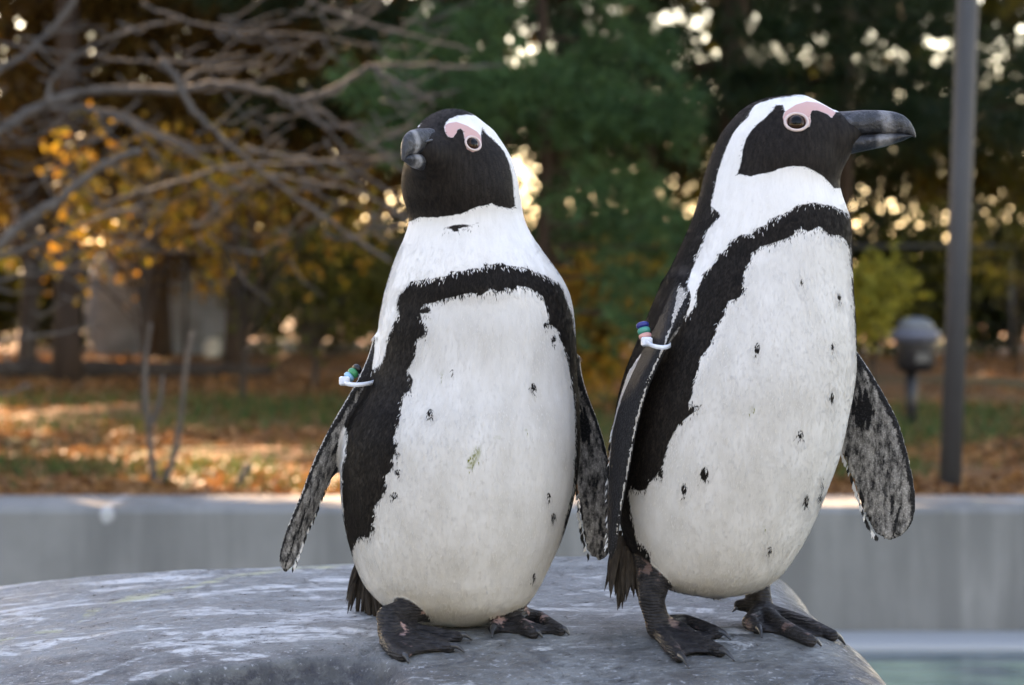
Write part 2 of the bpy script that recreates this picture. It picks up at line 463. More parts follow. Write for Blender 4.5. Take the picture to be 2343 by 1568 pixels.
class Torso:
    def __init__(s, sec, y0, ratio, cyo, nres=90):
        d = CAMD + y0
        rows = []
        for qy, xl, xr in sec:
            r = np.interp(qy, [k[0] for k in ratio], [k[1] for k in ratio])
            c = np.interp(qy, [k[0] for k in cyo], [k[1] for k in cyo])
            a = (xr - xl) / 2 * d / FQ
            rows.append((CAMZ - (qy - HQ) * d / FQ, ((xl + xr) / 2 - CQ) * d / FQ, a, a * r, y0 + c))
        rows = rows[::-1]
        R = catmull(rows, 6); s.z = R[:, 0]; s.cx = R[:, 1]; s.a = np.maximum(R[:, 2], .002); s.b = np.maximum(R[:, 3], .002); s.cy = R[:, 4]
        s.lo = np.array([(s.cx - s.a).min(), (s.cy - s.b).min(), s.z[0]]); s.hi = np.array([(s.cx + s.a).max(), (s.cy + s.b).max(), s.z[-1]])
    def par(s, z): return [np.interp(z, s.z, k) for k in (s.cx, s.cy, s.a, s.b)]
    def __call__(s, P):
        z = P[:, 2]; cx, cy, a, b = s.par(z)
        e = np.sqrt(((P[:, 0] - cx) / a) ** 2 + ((P[:, 1] - cy) / b) ** 2)
        f = (e - 1) * np.minimum(a, b)
        dz = np.maximum(np.maximum(s.z[0] - z, z - s.z[-1]), 0)
        return np.where(dz > 0, np.maximum(f, 0) + dz, f)

class Ell:
    def __init__(s, c, r, R=None):
        s.c = np.asarray(c, float); s.r = np.asarray(r, float); s.R = np.eye(3) if R is None else R
        m = s.r.max(); s.lo = s.c - m; s.hi = s.c + m
    def __call__(s, P):
        p = (P - s.c) @ s.R
        return (np.linalg.norm(p / s.r, axis=1) - 1) * s.r.min()

class Chain:
    def __init__(s, pts, rad, flat=1.0):
        s.p = np.asarray(pts, float); s.r = np.asarray(rad, float)
        m = s.r.max(); s.lo = s.p.min(0) - m; s.hi = s.p.max(0) + m
    def __call__(s, P):
        f = np.full(len(P), 1e3)
        for a, b, ra, rb in zip(s.p[:-1], s.p[1:], s.r[:-1], s.r[1:]):
            e = b - a; t = np.clip(((P - a) @ e) / (e @ e), 0, 1)
            f = np.minimum(f, np.linalg.norm(P - a - t[:, None] * e, axis=1) - (ra + (rb - ra) * t))
        return f

class Tri:
    def __init__(s, a, b, c, r):
        s.a, s.b, s.c, s.r = [np.asarray(k, float) for k in (a, b, c)] + [r]
        q = np.array([s.a, s.b, s.c]); s.lo = q.min(0) - r; s.hi = q.max(0) + r
    def __call__(s, P):
        e1 = s.b - s.a; e2 = s.c - s.a; n = np.cross(e1, e2); n /= np.linalg.norm(n)
        wv = P - s.a; M = np.array([[e1 @ e1, e1 @ e2], [e1 @ e2, e2 @ e2]]); rhs = np.stack([wv @ e1, wv @ e2])
        uv = np.linalg.solve(M, rhs); inside = (uv[0] >= 0) & (uv[1] >= 0) & (uv.sum(0) <= 1)
        d = np.abs(wv @ n)
        de = np.full(len(P), 1e3)
        for p, q in ((s.a, s.b), (s.b, s.c), (s.c, s.a)):
            e = q - p; t = np.clip(((P - p) @ e) / (e @ e), 0, 1); de = np.minimum(de, np.linalg.norm(P - p - t[:, None] * e, axis=1))
        return np.where(inside, d, de) - s.r

class Flipper:
    """leading / trailing edges as (qx, qy, y) lists running from shoulder to tip"""
    def __init__(s, lead, trail, th):
        Lp = catmull([pt(*k) for k in lead], 6); Tp = catmull([pt(*k) for k in trail], 6)
        s.A = (Lp[0] + Tp[0]) / 2; B = (Lp[-1] + Tp[-1]) / 2
        s.len = np.linalg.norm(B - s.A); s.D = (B - s.A) / s.len
        n = 80; s.t = np.linspace(-0.04, 1.0, n)
        def res(C):
            tt = (C - s.A) @ s.D / s.len; o = np.argsort(tt, kind='stable'); tt = tt[o]; C = C[o]
            return np.stack([np.interp(s.t, tt, C[:, k]) for k in range(3)], 1)
        L = res(Lp); T = res(Tp)
        s.C = (L + T) / 2; U = (L - T) / 2
        U = U - (U @ s.D)[:, None] * s.D
        cap = np.sqrt(np.clip(1 - ((s.t - 0.93) / 0.07).clip(0, 1) ** 2, 0.002, 1))
        s.a = np.maximum(np.linalg.norm(U, axis=1), 0.002) * cap; s.u = U / np.maximum(np.linalg.norm(U, axis=1), 1e-6)[:, None]
        for k in range(12): s.u[1:-1] = (s.u[:-2] + s.u[1:-1] + s.u[2:]) / 3
        s.u /= np.linalg.norm(s.u, axis=1)[:, None]
        s.b = np.interp(s.t, [-.04, .2, .75, 1.0], [th * 1.6, th * 1.15, th * .9, th * .6]) * cap
        m = s.a.max(); s.lo = s.C.min(0) - m; s.hi = s.C.max(0) + m
    def loc(s, P):
        t = (P - s.A) @ s.D / s.len
        C = np.stack([np.interp(t, s.t, s.C[:, k]) for k in range(3)], 1); u = np.stack([np.interp(t, s.t, s.u[:, k]) for k in range(3)], 1)
        a = np.interp(t, s.t, s.a); b = np.interp(t, s.t, s.b)
        n = np.cross(u, s.D); wv = P - C
        return t, (wv * u).sum(1) / a, (wv * n).sum(1), a, b, n
    def __call__(s, P):
        t, x, v, a, b, n = s.loc(P)
        bb = b * (0.72 + 0.28 * np.clip(x, -1, 1))
        e = (np.abs(x) ** 2.6 + np.abs(v / bb) ** 2) ** 0.5
        f = (e - 1) * b
        o = np.maximum(np.maximum(s.t[0] - t, t - s.t[-1]), 0) * s.len
        return np.where(o > 0, np.maximum(f, 0) + o, f)

def surface(fn, lo, hi, h):
    """narrow-band surface nets"""
    B = 4; H = h * B
    n = np.ceil((hi - lo) / H).astype(int) + 1
    ax = [lo[k] + H * (np.arange(n[k]) + 0.5) for k in range(3)]
    G = np.stack(np.meshgrid(*ax, indexing='ij'), -1).reshape(-1, 3)
    Fc = fn(G).reshape(n); act = np.abs(Fc) < 0.009
    sg = Fc < 0
    for k in range(3):
        d = np.diff(sg.astype(np.int8), axis=k) != 0
        s0 = [slice(None)] * 3; s1 = [slice(None)] * 3; s0[k] = slice(0, -1); s1[k] = slice(1, None)
        act[tuple(s0)] |= d; act[tuple(s1)] |= d
    a2 = act.copy()
    for k in range(3):
        s0 = [slice(None)] * 3; s1 = [slice(None)] * 3; s0[k] = slice(0, -1); s1[k] = slice(1, None)
        a2[tuple(s0)] |= act[tuple(s1)]; a2[tuple(s1)] |= act[tuple(s0)]; act = a2.copy()
    W = np.repeat(np.repeat(np.repeat(np.where(sg, -0.02, 0.02).astype(np.float32), B, 0), B, 1), B, 2)
    blk = np.argwhere(act)
    o = np.stack(np.meshgrid(*[np.arange(B)] * 3, indexing='ij'), -1).reshape(-1, 3)
    idx = (blk[:, None] * B + o[None]).reshape(-1, 3)
    P = lo + h * (idx + 0.5)
    vals = np.empty(len(P), np.float32)
    for i in range(0, len(P), 400000): vals[i:i + 400000] = fn(P[i:i + 400000])
    W[idx[:, 0], idx[:, 1], idx[:, 2]] = vals
    ins = W < 0
    cnt = np.zeros(np.array(W.shape) - 1, np.int8)
    for a in (0, 1):
        for b in (0, 1):
            for c in (0, 1):
                cnt += ins[a:a + cnt.shape[0], b:b + cnt.shape[1], c:c + cnt.shape[2]]
    cells = np.argwhere((cnt > 0) & (cnt < 8))
    vid = np.full(cnt.shape, -1, np.int32); vid[tuple(cells.T)] = np.arange(len(cells))
    acc = np.zeros((len(cells), 3)); num = np.zeros(len(cells))
    cor = [np.array(c) for c in ((0, 0, 0), (1, 0, 0), (0, 1, 0), (1, 1, 0), (0, 0, 1), (1, 0, 1), (0, 1, 1), (1, 1, 1))]
    cv = [W[tuple((cells + c).T)] for c in cor]
    for i in range(8):
        for j in range(i + 1, 8):
            if np.abs(cor[i] - cor[j]).sum() != 1: continue
            x = (cv[i] < 0) != (cv[j] < 0)
            t = np.where(x, cv[i] / np.where(x, cv[i] - cv[j], 1), 0)
            acc += x[:, None] * (cor[i] + t[:, None] * (cor[j] - cor[i])); num += x
    V = lo + h * (cells + acc / num[:, None] + 0.5)
    F = []
    for k in range(3):
        s0 = [slice(1, -1)] * 3; s1 = [slice(1, -1)] * 3; s0[k] = slice(0, -1); s1[k] = slice(1, None)
        A = ins[tuple(s0)]; Bm = ins[tuple(s1)]
        e = np.argwhere(A != Bm); flip = A[tuple(e.T)]
        e = e + 1; e[:, k] -= 1
        u, v = (k + 1) % 3, (k + 2) % 3
        du = np.zeros(3, int); dv = np.zeros(3, int); du[u] = 1; dv[v] = 1
        q = np.stack([vid[tuple((e - du - dv).T)], vid[tuple((e - dv).T)], vid[tuple(e.T)], vid[tuple((e - du).T)]], 1)
        q[~flip] = q[~flip][:, ::-1]; F.append(q)
    F = np.vstack(F)
    # light smoothing
    E = np.vstack([F[:, [0, 1]], F[:, [1, 2]], F[:, [2, 3]], F[:, [3, 0]]])
    deg = np.bincount(E.ravel(), minlength=len(V)).astype(float)
    for lam in (0.5, 0.5, 0.5):
        S = np.stack([np.bincount(E[:, 0], V[E[:, 1], k], len(V)) + np.bincount(E[:, 1], V[E[:, 0], k], len(V)) for k in range(3)], 1)
        V = V + lam * (S / deg[:, None] - V)
    return V, F

def plumage_material():
    m = NT('plumage', 0.6, 0.14)
    v = m.coord('Object', (1, 1, 0.22))
    streak = m.noise(330, 3, 0.6, v); jag = m.noise(170, 4, 0.7, m.coord('Object', (1, 1, 0.45)))
    blot = m.noise(24, 3, 0.5, m.coord('Object'))
    d = m.math('ADD', m.at('sd_black').outputs['Fac'], m.math('MULTIPLY', m.math('SUBTRACT', jag, 0.5), 3.6))
    k = m.mapr(d, -0.9, 0.7)
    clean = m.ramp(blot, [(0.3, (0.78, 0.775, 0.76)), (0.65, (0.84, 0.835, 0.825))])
    worn_shaded = m.ramp(m.noise(34, 5, 0.6, m.coord('Object', (1, 1, 0.45))), [(0.3, (0.50, 0.485, 0.455)), (0.5, (0.60, 0.59, 0.57)), (0.72, (0.69, 0.685, 0.675))])  # belly grey: feather wear plus body shading put into the colour
    white = m.mix(m.at('belly').outputs['Fac'], clean, worn_shaded)
    white = m.mix(m.mapr(streak, 0.55, 0.3, 0, 0.15), white, (0.60, 0.59, 0.57))
    black = m.ramp(streak, [(0.3, (0.0065, 0.0055, 0.005)), (0.72, (0.024, 0.019, 0.016))])
    white = m.mix(m.mapr(m.noise(85, 4, 0.62, m.coord('Object', (1, 1, 0.14))), 0.56, 0.36, 0, 0.22), white, (0.62, 0.60, 0.57))
    white = m.mix(m.math('MULTIPLY', m.at('stain').outputs['Fac'], m.mapr(jag, 0.35, 0.6)), white, (0.17, 0.19, 0.02))
    c = m.mix(k, white, black)
    c = m.mix(m.mapr(m.at('sd_pink').outputs['Fac'], -0.5, 0.5), c, (0.60, 0.37, 0.35))
    # flipper skin: tiny scale-like feathers
    fl = m.at('flip').outputs['Fac']
    sc = m.n('TexVoronoi'); sc.inputs['Scale'].default_value = 420; m.l(m.coord('Object'), sc.inputs['Vector'])
    fw = m.mix(m.mapr(sc.outputs[0], 0.1, 0.5), (0.60, 0.58, 0.55), (0.38, 0.365, 0.345))
    fb = m.mix(m.mapr(sc.outputs[0], 0.15, 0.5), (0.032, 0.032, 0.036), (0.012, 0.012, 0.013))
    c = m.mix(fl, c, m.mix(k, fw, fb))
    # bare feet and shanks
    ft = m.at('foot').outputs['Fac']
    n3 = m.noise(38, 4, 0.6, m.coord('Object')); n4 = m.noise(120, 4, 0.7, m.coord('Object'))
    fc = m.ramp(n4, [(0.35, (0.011, 0.011, 0.012)), (0.7, (0.045, 0.042, 0.044))])
    fc = m.mix(m.math('MULTIPLY', m.mapr(n3, 0.60, 0.67), m.at('pinkfoot').outputs['Fac']), fc, (0.34, 0.22, 0.20))
    c = m.mix(ft, c, fc); m.col(c)
    rg = m.math('SUBTRACT', 0.62, m.math('ADD', m.math('MULTIPLY', ft, 0.14), m.math('MULTIPLY', fl, 0.04)))
    m.l(rg, m.b.inputs['Roughness'])
    wr = m.n('TexWave'); wr.bands_direction = 'Z'; wr.inputs['Scale'].default_value = 95; wr.inputs['Distortion'].default_value = 5
    m.l(m.coord('Object'), wr.inputs['Vector'])
    soft = m.noise(105, 4, 0.6, m.coord('Object', (1, 1, 0.16)))
    clump = m.noise(42, 3, 0.5, m.coord('Object', (1, 1, 0.4)))
    b1 = m.bump(streak, 0.12, 0.0010, m.bump(soft, 0.22, 0.0022, m.bump(clump, 0.22, 0.004)))
    hb = m.math('ADD', m.math('MULTIPLY', m.math('MULTIPLY', wr.outputs['Fac'], ft), 1.0), m.math('MULTIPLY', m.math('MULTIPLY', sc.outputs[0], fl), 0.8))
    hb = m.math('ADD', hb, m.math('MULTIPLY', m.math('MULTIPLY', n4, ft), 1.5))
    m.nrm(m.bump(hb, 0.6, 0.0012, b1))
    return m.m

def feather_material():
    m = NT('feather_tips', 0.6, 0.12)
    t = m.at('fb').outputs['Fac']; r = m.at('fr').outputs['Fac']
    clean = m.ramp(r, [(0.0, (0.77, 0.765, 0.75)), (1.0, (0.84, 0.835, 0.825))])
    white = m.mix(m.at('fy').outputs['Fac'], clean, m.ramp(r, [(0.0, (0.59, 0.578, 0.555)), (1.0, (0.69, 0.682, 0.668))]))  # belly tips greyed too, wear and shading in one colour
    black = m.ramp(r, [(0.0, (0.004, 0.0036, 0.0034)), (0.75, (0.011, 0.009, 0.008)), (1.0, (0.026, 0.022, 0.020))])
    c = m.mix(t, white, black)
    c = m.mix(m.at('fs').outputs['Fac'], c, (0.17, 0.19, 0.02)); m.col(c)
    tr = m.n('BsdfTranslucent'); m.l(c, tr.inputs[0])
    mx = m.n('MixShader'); mx.inputs[0].default_value = 0.03
    m.l(m.b.outputs[0], mx.inputs[1]); m.l(tr.outputs[0], mx.inputs[2]); m.l(mx.outputs[0], m.out.inputs[0])
    return m.m

MAT_PL = plumage_material(); MAT_FE = feather_material()

def bill_material():
    m = NT('bill_horn', 0.32, 0.5)
    v = m.coord('Object'); n = m.noise(160, 5, 0.65, v); n2 = m.noise(45, 3, 0.5, v)
    c = m.ramp(n, [(0.32, (0.007, 0.008, 0.010)), (0.55, (0.024, 0.026, 0.032)), (0.72, (0.085, 0.088, 0.10))])
    c = m.mix(m.mapr(n2, 0.5, 0.7, 0, 0.5), c, (0.035, 0.040, 0.050))
    p = m.math('MULTIPLY', m.at('pale').outputs['Fac'], m.mapr(n, 0.25, 0.6, 0.45, 1))
    m.col(m.mix(p, c, (0.30, 0.30, 0.31))); m.nrm(m.bump(n, 0.9, 0.003, m.bump(n2, 0.5, 0.004))); return m.m
def eye_material():
    m = NT('eye', 0.10, 0.22)
    a = m.at('rad').outputs['Fac']
    m.col(m.ramp(a, [(0.0, (0.002, 0.002, 0.002)), (0.46, (0.002, 0.002, 0.002)), (0.52, (0.045, 0.02, 0.009)), (0.8, (0.02, 0.009, 0.005)), (1.0, (0.006, 0.003, 0.003))]))
    return m.m
MAT_BILL = bill_material(); MAT_EYE = eye_material()
MAT_LID = plain('eyelid_skin', (0.66, 0.53, 0.50), 0.5, 0.35, 0.10, 200)
MAT_CLAW = plain('claw_horn', (0.035, 0.037, 0.042), 0.3, 0.5, 0.4, 120)
def tail_material():
    m = NT('tail_feather', 0.6, 0.3); n = m.noise(420, 3, 0.6, m.coord('Object', (1, 1, .2)))
    m.col(m.ramp(n, [(0.3, (0.008, 0.006, 0.005)), (0.7, (0.045, 0.034, 0.027))])); return m.m
MAT_TAIL = tail_material()

def blades(P, N, D, Ln, Wd, lift):
    """kite-shaped feather tips: root, two shoulders, tip"""
    S = np.cross(D, N); S /= np.linalg.norm(S, axis=1)[:, None] + 1e-9
    n = len(P)
    r0 = P - N * 0.0006
    md = P + D * (Ln * 0.55)[:, None] + N * (lift * 0.45)[:, None]
    tp = P + D * Ln[:, None] + N * lift[:, None]
    V = np.stack([r0, md + S * (Wd / 2)[:, None], tp, md - S * (Wd / 2)[:, None]], 1).reshape(-1, 3)
    F = np.arange(n * 4).reshape(n, 4)
    return V, F

def make_penguin(cfg):
    base = cfg['base']; s = (CAMD + cfg['y0']) / FQ
    root = empty('penguin', base, cfg['label'], 'penguin', None)
    T = Torso(cfg['sec'], cfg['y0'], cfg['ratio'], cfg['cyo'])
    # head frame
    yaw, pit = math.radians(cfg['yaw']), math.radians(cfg['pitch'])
    f = np.array([math.sin(yaw) * math.cos(pit), -math.cos(yaw) * math.cos(pit), math.sin(pit)])
    L = np.cross([0, 0, 1.0], f); L /= np.linalg.norm(L); U = np.cross(f, L)
    R = np.stack([f, L, U], 1); hc = pt(cfg['head'][0], cfg['head'][1], cfg['head'][2])
    hp = lambda a, b, c: hc + R @ (np.array([a, b, c], float) * s)
    head = []
    for kind, *k in cfg['hprims']:
        if kind == 'e': head.append(Ell(hp(*k[0]), np.array(k[1]) * s, R))
        else: head.append(Chain([hp(*p) for p in k[0]], np.array(k[1]) * s))
    flips = [Flipper(*k) for k in cfg['flippers']]
    legs = []; webs = []; claws = []
    for ft in cfg['feet']:
        ank = on_rock(*ft['ankle'], 0.013)
        hipq = ft['hip']; hip = pt(hipq[0], hipq[1], ank[1] + hipq[2])
        shin = pt(ft['shin'][0], ft['shin'][1], ank[1] + ft['shin'][2])
        legs.append(Chain([hip, shin, ank], [ft['r'][0], ft['r'][1], ft['r'][2]]))
        tips = []
        for toe in ft['toes']:
            pts_ = [ank + np.array([0, 0, -0.001])]; rr = [0.0105]
            for k, (qx, qy) in enumerate(toe[:-1]):
                r = np.interp(k, [0, max(1, len(toe) - 2)], [0.0078, 0.0062]) * ft.get('toe_r', 1.0)
                pts_.append(on_rock(qx, qy, r * 0.85)); rr.append(r)
            pts_.insert(1, pts_[0] * 0.5 + pts_[1] * 0.5 + np.array([0, 0, 0.0015])); rr.insert(1, 0.0088)
            legs.append(Chain(pts_, rr)); tips.append(pts_[-1])
            c = on_rock(*toe[-1], 0.0015); a = pts_[-1]
            d = c - a; d = d / max(np.linalg.norm(d), 1e-6)
            st = a + d * 0.0005 + np.array([0, 0, 0.0015])
            cc = catmull([st, st * .5 + c * .5 + np.array([0, 0, 0.0028]), c], 5)
            claws.append(tube(cc, np.interp(np.arange(len(cc)), [0, len(cc) - 1], [0.0046, 0.0009]), 10))
        for a, b in zip(tips[:-1], tips[1:]):
            lo_ = np.array([0, 0, -0.0028])
            aa = ank + (a - ank) * 0.93 + lo_; bb = ank + (b - ank) * 0.93 + lo_
            mid = ank + ((a + b) / 2 - ank) * 0.80 + lo_ * 1.2
            webs.append(Tri(ank, aa, mid, 0.0024)); webs.append(Tri(ank, mid, bb, 0.0024))
        if 'hind' in ft:
            h0, h1 = ft['hind']; a = pt(h0[0], h0[1], ank[1] + .004); c = pt(h1[0], h1[1], ank[1] - 0.004)
            legs.append(Chain([ank + np.array([0, 0, .006]), a], [0.008, 0.0065]))
            claws.append(tube(catmull([a, a * .5 + c * .5, c], 4), np.linspace(0.0034, 0.0006, 9), 8))
    groups = [([T], 0.0), (head, 0.020), (flips, 0.016), (legs, 0.006), (webs, 0.003)]
    def bodyf(P, which=None):
        out = np.full(len(P), 1.0)
        for gi, (pr, k) in enumerate(groups):
            if which is not None and gi not in which: continue
            for p in pr:
                mk = np.all((P > p.lo - 0.03) & (P < p.hi + 0.03), axis=1)
                if mk.any(): out[mk] = smin(out[mk], p(P[mk]), k)
        return out
    prims = [p for g in groups for p in g[0]]
    lo = np.min([p.lo for p in prims], 0) - 0.012; hi = np.max([p.hi for p in prims], 0) + 0.012
    V, F = surface(bodyf, lo, hi, 0.0019)
    def grad(P, e=0.0015):
        g = np.stack([bodyf(P + e * np.eye(3)[k]) - bodyf(P - e * np.eye(3)[k]) for k in range(3)], 1)
        return g / (np.linalg.norm(g, axis=1)[:, None] + 1e-9)
    MM = s * 1000
    bd = np.array(cfg['back']); bd = bd / np.linalg.norm(bd)
    def pattern(P, N):
        Q = toq(P); fb = bodyf(P, (0, 1)); ff = bodyf(P, (2,)); fl_ = bodyf(P, (3, 4))
        foot = smooth01(-0.0045, -0.001, np.minimum(fb, ff) - fl_); flip = smooth01(-0.003, 0.002, fb - ff) * (1 - foot)
        flip = np.where(P[:, 2] < T.z[0] + 0.03, flip * (1 - foot), flip)
        sd = np.full(len(P), -1e3)
        fr = N[:, 1] < 0.35
        for poly in cfg['black']:
            lo_, hi_ = np.min(poly, 0) - 40, np.max(poly, 0) + 40
            mk = np.all((Q > lo_) & (Q < hi_), axis=1) & fr
            if mk.any(): sd[mk] = np.maximum(sd[mk], sdpoly(Q[mk], poly) * MM)
        cx, cy, a, b = T.par(P[:, 2])
        rear = ((P[:, 0] - cx) * bd[0] + (P[:, 1] - cy) * bd[1]) - cfg['rear'] * b
        sd = np.maximum(sd, rear * 1000)
        for (qx, qy, rx, ry) in cfg['spots']:
            e = np.hypot((Q[:, 0] - qx) / rx, (Q[:, 1] - qy) / ry)
            sd = np.where(fr, np.maximum(sd, (1 - e) * min(rx, ry) * MM * 1.35), sd)
        pk = np.full(len(P), -1e3)
        for poly in cfg['pink']:
            lo_, hi_ = np.min(poly, 0) - 40, np.max(poly, 0) + 40
            mk = np.all((Q > lo_) & (Q < hi_), axis=1) & fr
            if mk.any(): pk[mk] = np.maximum(pk[mk], sdpoly(Q[mk], poly) * MM)
        stain = np.zeros(len(P))
        for (qx, qy, rx, ry, st) in cfg['stains']:
            e = np.hypot((Q[:, 0] - qx + (Q[:, 1] - qy) * 0.35) / rx, (Q[:, 1] - qy) / ry); stain = np.maximum(stain, np.where(fr, st * (1 - smooth01(0.4, 1.0, e)), 0))
        # flippers in their own coordinates
        for k, fp in enumerate(flips):
            mk = flip > 0.02
            if not mk.any(): continue
            t, x, v, a_, b_, n = fp.loc(P[mk]); near = (fp(P[mk]) < 0.006)
            side = np.sign(v) * cfg['vent'][k]                     # +1 on the under side
            QQ = np.stack([t * 26, x * 7 + t * 9, np.full(len(t), k * 7.0)], 1)
            st = vnoise(np.stack([t * 5 - x * 1.6, t * 30 + x * 9, QQ[:, 2]], 1), 1.0, 5)
            n2 = vnoise(QQ * 1.7, 1.0, 21); n3 = vnoise(QQ * 4.0, 1.0, 22)
            core = 1 - smooth01(0.0, 0.55, np.abs(x - 0.10 - 0.25 * (t - 0.4)))
            core = core * smooth01(1.05, 0.55, t) + 0.9 * smooth01(0.70, 0.92, t) * (1 - smooth01(0.0, 0.5, np.abs(x - 0.15)))
            vb = core * 1.35 - 1.5 + 0.8 * smooth01(0.5, 0.25, t) + 1.0 * st + 0.25 * n2 + 0.25 * n3
            vb = np.maximum(vb, 0.8 - 4.5 * (1 - x) + 0.25 * n3)    # dark leading edge
            vb = np.maximum(vb, smooth01(-0.78, -0.95, x) * (st * 1.6 - 0.2))
            vb = np.maximum(vb, 1.4 * smooth01(0.16, 0.02, t) - 0.3)
            db = 0.9 - 2.6 * smooth01(-0.80, -0.92, x + 0.05 * n2) * smooth01(1.0, 0.85, t)
            db = np.where(x > 0.93 + 0.05 * n3, -0.5, db)
            val = np.where(side > 0, vb, db) * 3.0
            idx = np.where(mk)[0][near]; sd[idx] = val[near] * flip[idx] + sd[idx].clip(-5, 5) * (1 - flip[idx])
        return np.clip(sd, -60, 60), np.clip(pk, -60, 60), stain, flip, foot
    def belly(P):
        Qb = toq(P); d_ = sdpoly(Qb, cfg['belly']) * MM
        return smooth01(-6, 14, d_) * (0.72 + 0.28 * smooth01(620, 900, Qb[:, 1]))  # weight of the greyed belly colour, painted shading growing downward
    N = grad(V)
    sd, pk, stain, flip, foot = pattern(V, N)
    body = mesh_obj('body', V, F, MAT_PL, root, True, base)
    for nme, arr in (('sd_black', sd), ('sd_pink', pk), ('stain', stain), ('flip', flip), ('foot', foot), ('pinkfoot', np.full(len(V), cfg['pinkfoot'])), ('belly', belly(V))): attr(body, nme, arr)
    # ---- feather tips
    n = cfg['nfeather']
    q = V[F]; ar = 0.5 * np.linalg.norm(np.cross(q[:, 2] - q[:, 0], q[:, 3] - q[:, 1]), axis=1)
    fi = RNG.choice(len(F), n, p=ar / ar.sum()); uv = RNG.random((n, 2))
    c = q[fi]; P = (c[:, 0] * ((1 - uv[:, 0]) * (1 - uv[:, 1]))[:, None] + c[:, 1] * (uv[:, 0] * (1 - uv[:, 1]))[:, None]
                    + c[:, 2] * (uv[:, 0] * uv[:, 1])[:, None] + c[:, 3] * ((1 - uv[:, 0]) * uv[:, 1])[:, None])
    Nn = grad(P, 0.003)
    sd, pk, stain, flip, foot = pattern(P, Nn)
    hl = (P - hc) @ R / s                                            # head-local, q units
    keep = (flip < 0.5) & (foot < 0.35) & (pk < -1.0) & ~((hl[:, 0] > 140) & (hl[:, 2] > -45))
    for e in cfg['eyes_q']:
        Qp = toq(P); keep &= np.hypot(Qp[:, 0] - e[0], Qp[:, 1] - e[1]) > e[2]
    # plain white areas stay smooth; separate tips show along the pattern edges, in the black and at the ragged hem
    hem = smooth01(T.z[0] + 0.035, T.z[0] + 0.008, P[:, 2])
    keep &= RNG.random(len(P)) < np.maximum(smooth01(-9.0, -3.5, sd), np.maximum(0.5 * hem, 0.22))
    P, Nn, sd, stain, hl = P[keep], Nn[keep], sd[keep], stain[keep], hl[keep]
    hd = smooth01(-190, -70, hl[:, 2])                               # 1 on the head
    dr = np.stack([0.25 * bd[0] * np.ones(len(P)), 0.25 * bd[1] * np.ones(len(P)), -np.ones(len(P))], 1)
    dr = dr * (1 - hd)[:, None] + (-f * 1.2 + np.array([0, 0, -0.6])) * hd[:, None]
    dr += 0.22 * RNG.normal(size=dr.shape)
    dr -= (dr * Nn).sum(1)[:, None] * Nn; dr /= np.linalg.norm(dr, axis=1)[:, None] + 1e-9
    Ln = (0.0036 + 0.0036 * (1 - hd)) * RNG.uniform(0.75, 1.25, len(P))
    sd = pattern(P + dr * (Ln * RNG.uniform(-0.25, 0.75, len(P)))[:, None], Nn)[0]               # a tip takes the colour of where it lies
    jag = vnoise(P * np.array([1, 1, 0.45]), 240, 61) * 1.7 + RNG.normal(size=len(P)) * 0.9
    blk = (sd + jag * np.where(hd > 0.5, 0.45, 1.0) > 0).astype(float)
    Wd = (0.0006 + 0.0004 * (1 - hd)) * RNG.uniform(0.8, 1.3, len(P))
    lift = (0.0002 + 0.0001 * (1 - hd)) * RNG.uniform(0.3, 1.6, len(P))
    low = smooth01(T.z[0] + 0.05, T.z[0] + 0.005, P[:, 2]); Ln *= 1 + 0.6 * low; lift += 0.0015 * low * RNG.random(len(P))
    lift += 0.0012 * RNG.random(len(P)) * smooth01(55, 85, hl[:, 2]) * blk
    for k, fp in enumerate(flips):
        ne = 150; tt = RNG.uniform(0.22, 0.96, ne)
        Ce = np.stack([np.interp(tt, fp.t, fp.C[:, q_]) for q_ in range(3)], 1); ue = np.stack([np.interp(tt, fp.t, fp.u[:, q_]) for q_ in range(3)], 1); ae = np.interp(tt, fp.t, fp.a)
        nv = np.cross(ue, fp.D); nv /= np.linalg.norm(nv, axis=1)[:, None]
        pe = Ce - ue * (ae * 0.965)[:, None] + nv * (RNG.uniform(-1, 1, ne) * 0.001)[:, None]
        de = -ue * RNG.uniform(.25, .6, ne)[:, None] + fp.D
        P = np.vstack([P, pe]); Nn = np.vstack([Nn, nv]); dr = np.vstack([dr, de / np.linalg.norm(de, axis=1)[:, None]])
        Ln = np.concatenate([Ln, RNG.uniform(.005, .009, ne)]); Wd = np.concatenate([Wd, np.full(ne, .0022)]); lift = np.concatenate([lift, np.zeros(ne)])
        blk = np.concatenate([blk, (vnoise(np.column_stack([tt * 70, tt * 0, tt * 0]), 1, 9 + k) > 0.05) * 0.95 + 0.03]); stain = np.concatenate([stain, np.zeros(ne)])
    FV, FF = blades(P, Nn, dr, Ln, Wd, lift)
    pl = mesh_obj('plumage', FV, FF, MAT_FE, body, True, base)
    pl['kind'] = 'stuff'
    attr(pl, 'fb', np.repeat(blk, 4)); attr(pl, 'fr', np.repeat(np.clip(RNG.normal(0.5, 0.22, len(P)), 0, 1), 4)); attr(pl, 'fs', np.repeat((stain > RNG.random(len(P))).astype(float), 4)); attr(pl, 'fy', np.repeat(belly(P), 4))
    nn = Nn + 0.03 * RNG.normal(size=Nn.shape); nn /= np.linalg.norm(nn, axis=1)[:, None]
    pl.data.normals_split_custom_set_from_vertices(np.repeat(nn, 4, 0).astype(np.float32))
    # ---- bill: upper and lower halves
    bl = cfg['bill_len']
    fx0 = np.array([96, 110, 145, 190, 235, 260, 280, 294, 303, 308.0]); fx = np.concatenate([np.linspace(96, 280, 34)[:-1], np.linspace(280, 303, 9)[:-1], [303, 305.5, 307, 308]]); X = 96 + (fx - 96) * bl; NS = len(fx)
